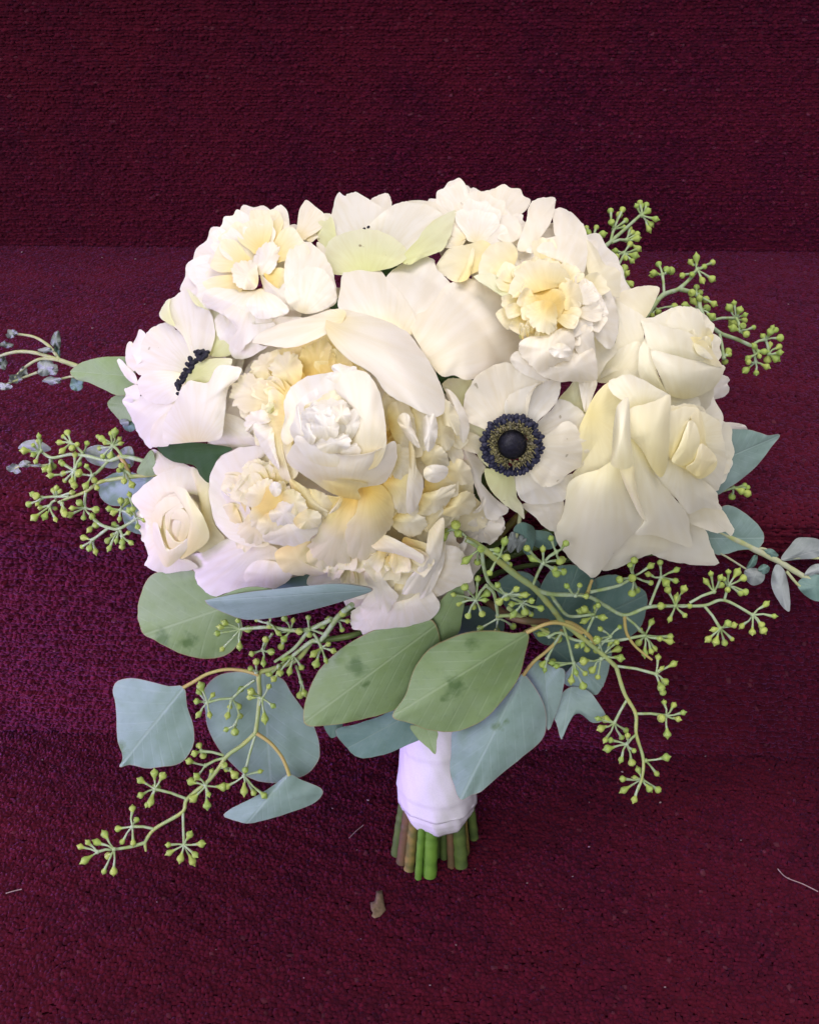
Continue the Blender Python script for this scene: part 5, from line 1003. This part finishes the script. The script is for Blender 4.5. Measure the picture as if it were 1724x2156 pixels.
# ---- silver foliage
def silver(label, crop, base, z, slot):
    return Branch(label, crop, base, z, 'silver leaved sprigs of the bouquet', 'silver_sprig', 'silver foliage', sm='silverstem')
b = silver('dusty silver sprig with withered curled leaves at the far left', 'G', (620, 385), -12, 9)
b.stem('900,470,-4 760,430,-4 620,388,-3 480,340,0', 1.3, 1.0); b.stem('480,340 300,285 150,272 20,300 -60,340', .9, .6); b.stem('480,340 400,232 280,155 140,130', .8, .5); b.stem('480,340 330,330 210,392 120,480', .8, .5); b.stem('700,480 590,472 500,490 430,510', .6, .4); b.stem('300,440 160,492 40,540', .6, .4)
for cx_, cy_, rx, ry, m_ in ((95, 128, 48, 34, 'ls'), (45, 215, 60, 26, 'ls'), (452, 182, 44, 78, 'ls'), (375, 262, 62, 20, 'ls'), (360, 400, 74, 60, 'ls'), (430, 420, 56, 40, 'ls'), (420, 505, 95, 32, 'ls'), (22, 365, 40, 52, 'ls'), (185, 435, 46, 46, 'ls'), (120, 495, 60, 36, 'ls'), (45, 552, 55, 32, 'ls'), (625, 535, 60, 58, 'lt'), (460, 280, 26, 50, 'lt')):
    rr = random.Random(int(cx_*7+cy_)); pts = []
    for k in range(11):
        g = 6.283*k/11; q = rr.uniform(.62, 1.15); pts.append('%f,%f,%f' % (cx_+rx*q*math.cos(g), cy_+ry*q*math.sin(g), rr.uniform(-3, 3)))
    b.leaf('G', ' '.join(pts), 0, m_, (cx_+rx, cy_), zc=rr.uniform(-2, 3), und=2.5, fr=2.0, rings=7, seg=44)
for cx_, cy_, rx, ry in ((200, 1180, 48, 36), (112, 1215, 58, 46), (290, 1190, 60, 12)):
    rr = random.Random(int(cx_*7+cy_)); b.leaf('G', ' '.join('%f,%f,%f' % (cx_+rx*rr.uniform(.6, 1.15)*math.cos(.571*k), cy_+ry*rr.uniform(.6, 1.15)*math.sin(.571*k), rr.uniform(-3, 3)) for k in range(11)), 0, 'ls', (cx_+rx, cy_), zc=rr.uniform(-2, 3), und=2.5, fr=2.0, rings=7, seg=44)
b.stem('420,1180 300,1195 200,1185 120,1215', .6, .4)
b.to_handle(0, 1.3, BIND + Vector((-.05, .02, .05)))
b = silver('silver sprig with small oval leaves at the far right edge', 'H', (870, 1735), -8, 8)
b.stem('700,1650 870,1737 1000,1802 1100,1862 1230,1935', 1.5, 1.2); b.stem('700,1750 760,1785 850,1842 900,1870', .5, .4); b.stem('1020,1795 1100,1785 1230,1790', .6, .5); b.stem('1040,1850 1090,1910 1120,1930', .7, .5); b.stem('880,1740 940,1745 985,1790', .6, .5)
for t, m_, bs in (('1015,1795 1055,1732 1100,1690 1200,1700 1230,1750 1180,1785 1100,1792', 'ls', (1015, 1795)), ('988,1820 1030,1850 1052,1950 1052,2042 1002,1992 968,1910', 'ls', (1000, 1810)), ('1092,1920 1120,1880 1200,1868 1250,1930 1200,1992 1140,1972', 'lt', (1092, 1900)), ('1125,1872 1160,1825 1210,1818 1240,1850 1190,1865', 'ls', (1125, 1872)),
                  ('838,1850 880,1835 932,1858 925,1900 880,1917 850,1892', 'ls', (932, 1850)), ('905,1840 930,1818 958,1830 950,1855 925,1862', 'lt', (905, 1850)), ('850,1835 880,1780 900,1775 890,1820', 'lt', (850, 1840)), ('930,1750 970,1745 1000,1775 975,1782 945,1772', 'lt', (930, 1750))):
    b.leaf('H', t, 0, m_, bs, und=1.5, rings=8)
b.to_handle(8, 1.5)
b = silver('withered silver leaf cluster in the gap below the open anemone', 'O', (430, 60), -10, 12)
b.stem('420,-30 410,40 395,110', .8, .6)
for t, m_ in (('360,100 380,65 412,82 402,130 375,168 357,150', 'ls'), ('400,110 430,75 450,100 425,150 405,165', 'ls'), ('385,60 420,20 480,40 490,100 465,180 430,150 440,90', 'lt')):
    b.leaf('O', t, 0, m_, (420, 20), und=2.5, fr=2, rings=8)
b.to_handle(12, 1.3)
# dark foliage deep in the bouquet
b = Branch('dark green foliage stem deep between the central blooms', 'J', (1200, 700), -4, 'leafy eucalyptus stems of the bouquet', 'eucalyptus_branch')
for t, bs in (('1160,690 1240,670 1340,690 1350,750 1260,760 1180,750', (1100, 700)), ('540,300 580,270 620,290 600,330 550,330', (640, 320)), ('820,120 880,90 910,110 880,160', (900, 200))):
    b.leaf('J', t, 0, 'ld', bs, zc=0)
b.to_handle(13, 1.6)

# ================================================================= ribbon
rb = thing('ribbon_wrap', 'white satin ribbon wound round the stems as the bouquet handle', 'ribbon', None, BASE + AXIS*.024)
E1 = Vector((1, 0, 0)); E2 = AXIS.cross(E1).normalized()
def sleeve(name, prof, pitch, step, n=120, m=70, facet=.0, seed=0):
    # satin wound in a rising spiral: every turn overlaps the one below with a slanting edge
    rr = random.Random(seed); V, Fc = [], []; ph = [rr.random()*6.28 for _ in range(5)]
    P = np.array(prof); aa = np.linspace(P[0, 0], P[-1, 0], m)
    for a in aa:
        r0_ = float(np.interp(a, P[:, 0], P[:, 1]))
        for k in range(n):
            g = 6.2832*k/n
            q = (a/pitch - g/6.2832 + .15*math.sin(g+ph[0])) % 1.0
            lip = step*(1-q)*min(1.0, q/.04)
            w_ = ((g*9/6.2832+ph[1]+a*22) % 1-.5)*6.2832/9
            fac = 1+(1/math.cos(w_)-1.02)*facet*max(0, min(1, (.062-a)/.03))
            r = r0_*fac + lip + .00028*math.sin(3*g+ph[2]+a*60) + .00016*math.sin(8*g+ph[3]-a*210) + .00008*math.sin(19*g+a*400)
            a2 = a + (.0006*math.sin(2*g+ph[4])+.0004*math.sin(5*g) if a == aa[0] else 0)
            V.append(BASE + AXIS*a2 + (E1*math.cos(g)+E2*math.sin(g))*r)
    for i in range(m-1):
        for k in range(n): Fc.append((i*n+k, i*n+(k+1) % n, (i+1)*n+(k+1) % n, (i+1)*n+k))
    o = link(name, mesh(name, V, Fc, M['satin']), rb); md = o.modifiers.new('thickness', 'SOLIDIFY'); md.thickness = .0004; md.offset = 1
    return o
sleeve('ribbon_sleeve', [(.0365, .0190), (.045, .0192), (.06, .0187), (.08, .0176), (.10, .0168), (.135, .0172)], .026, .0007, facet=.8, seed=3)
sleeve('ribbon_cuff', [(.0248, .0142), (.0285, .0164), (.0330, .0181), (.0385, .0188)], .2, .0, m=16, facet=1.0, seed=4)

# ================================================================= litter on the carpet
def scrap(name, label, cat, pts, zc, mat, crop='W', group=None, th=.3, seed=1, lift=.0022):
    rr = random.Random(seed); V = []; P = catmull([cv(crop, *p) for p in pts], 24); n = len(P); c = P.mean(0)
    def g(x, y, h): return on_plane(x, y, h)
    P = np.array([cv(crop, *p) for p in pts]); n = len(P)
    V.append(g(c[0], c[1], lift+zc))
    for s in (.5, 1):
        for k in range(n): V.append(g(*(c+(P[k]-c)*s), lift+zc*(1-s*s)+.0008*s*math.sin(k*.9+seed)))
    Fc = [(0, 1+(k+1) % n, 1+k) for k in range(n)] + [(1+k, 1+(k+1) % n, 1+n+(k+1) % n, 1+n+k) for k in range(n)]
    o = link(name, mesh(name, V, Fc, M[mat])); md = o.modifiers.new('thickness', 'SOLIDIFY'); md.thickness = th*.001
    o['label'] = label; o['category'] = cat
    if group: o['group'] = group
    return o
C9 = (700, 2600, .464)
CROPS['X'] = C9
scrap('leaf_scrap', 'dry torn brown leaf scrap on the carpet in front of the stems', 'leaf scrap', [(915, 140), (955, 135), (958, 170), (970, 240), (978, 262), (940, 305), (905, 315), (885, 300), (895, 280), (882, 262), (875, 215), (905, 205), (912, 170)], .0006, 'scrap', 'X')
def thread(label, pts, r=.0003, crop='W', plane=True, group=None):
    path = [on_plane(*cv(crop, *p), .0024) for p in pts]; c = catmull([tuple(p) for p in path], 16, False)
    V, Fc = tube([Vector(q) for q in c], r, 5); o = link('lint_thread', mesh('lint_thread', V, Fc, M['lint'])); o['label'] = label; o['category'] = 'thread'
    if group: o['group'] = group
thread('long curved pale thread lying at the right edge of the low step', [(1637, 1830), (1655, 1848), (1690, 1862), (1722, 1878)], .00028)
thread('short pale thread lying at the left edge of the low step', [(12, 1882), (28, 1877), (46, 1873)], .00028)
thread('fine pale thread on the carpet left of the cut stems', [(735, 1765), (750, 1750), (765, 1738)], .0002)
lm = None
rr = random.Random(3)
spots = [(752, 1790), (700, 1702), (775, 1685), (1240, 1690), (1390, 1690), (1440, 1592), (1485, 1592), (1620, 1620), (1240, 1783), (1205, 1846), (760, 1978), (1110, 1860), (960, 1990), (1150, 1580), (1310, 1625), (1560, 1770), (1660, 1850), (620, 1590), (90, 1600), (150, 1690), (560, 1740), (330, 1900), (1400, 2080), (1185, 1915), (1000, 1830), (1580, 1575), (1380, 1580), (905, 2075), (455, 2000), (640, 2060)]
for i, (x, y) in enumerate(spots):
    a = rr.uniform(1.2, 3.2); pts = [(x+a*rr.uniform(.5, 1.3)*math.cos(g*1.05), y+a*.7*rr.uniform(.5, 1.3)*math.sin(g*1.05)) for g in range(6)]
    scrap('lint_fleck', 'tiny pale lint fleck on the burgundy carpet', 'lint', pts, .0006, 'lint', 'W', 'lint flecks on the low step', .2, i)

for i, (x, y) in enumerate([(46, 530), (215, 541), (112, 602), (285, 545), (305, 640), (195, 690), (1480, 610), (1562, 690), (1625, 545), (1590, 548), (1500, 545), (1660, 640)]):
    a = rr.uniform(1.6, 3.6); pts = [(x+a*rr.uniform(.5, 1.3)*math.cos(g*1.05), y+a*.5*rr.uniform(.5, 1.3)*math.sin(g*1.05)) for g in range(6)]
    scrap('lint_fleck', 'small grey lint fleck on the tread of the middle step', 'lint', pts, .0006, 'lint', 'W', 'lint flecks on the middle step', .2, i+50, STEP_H+.0022)
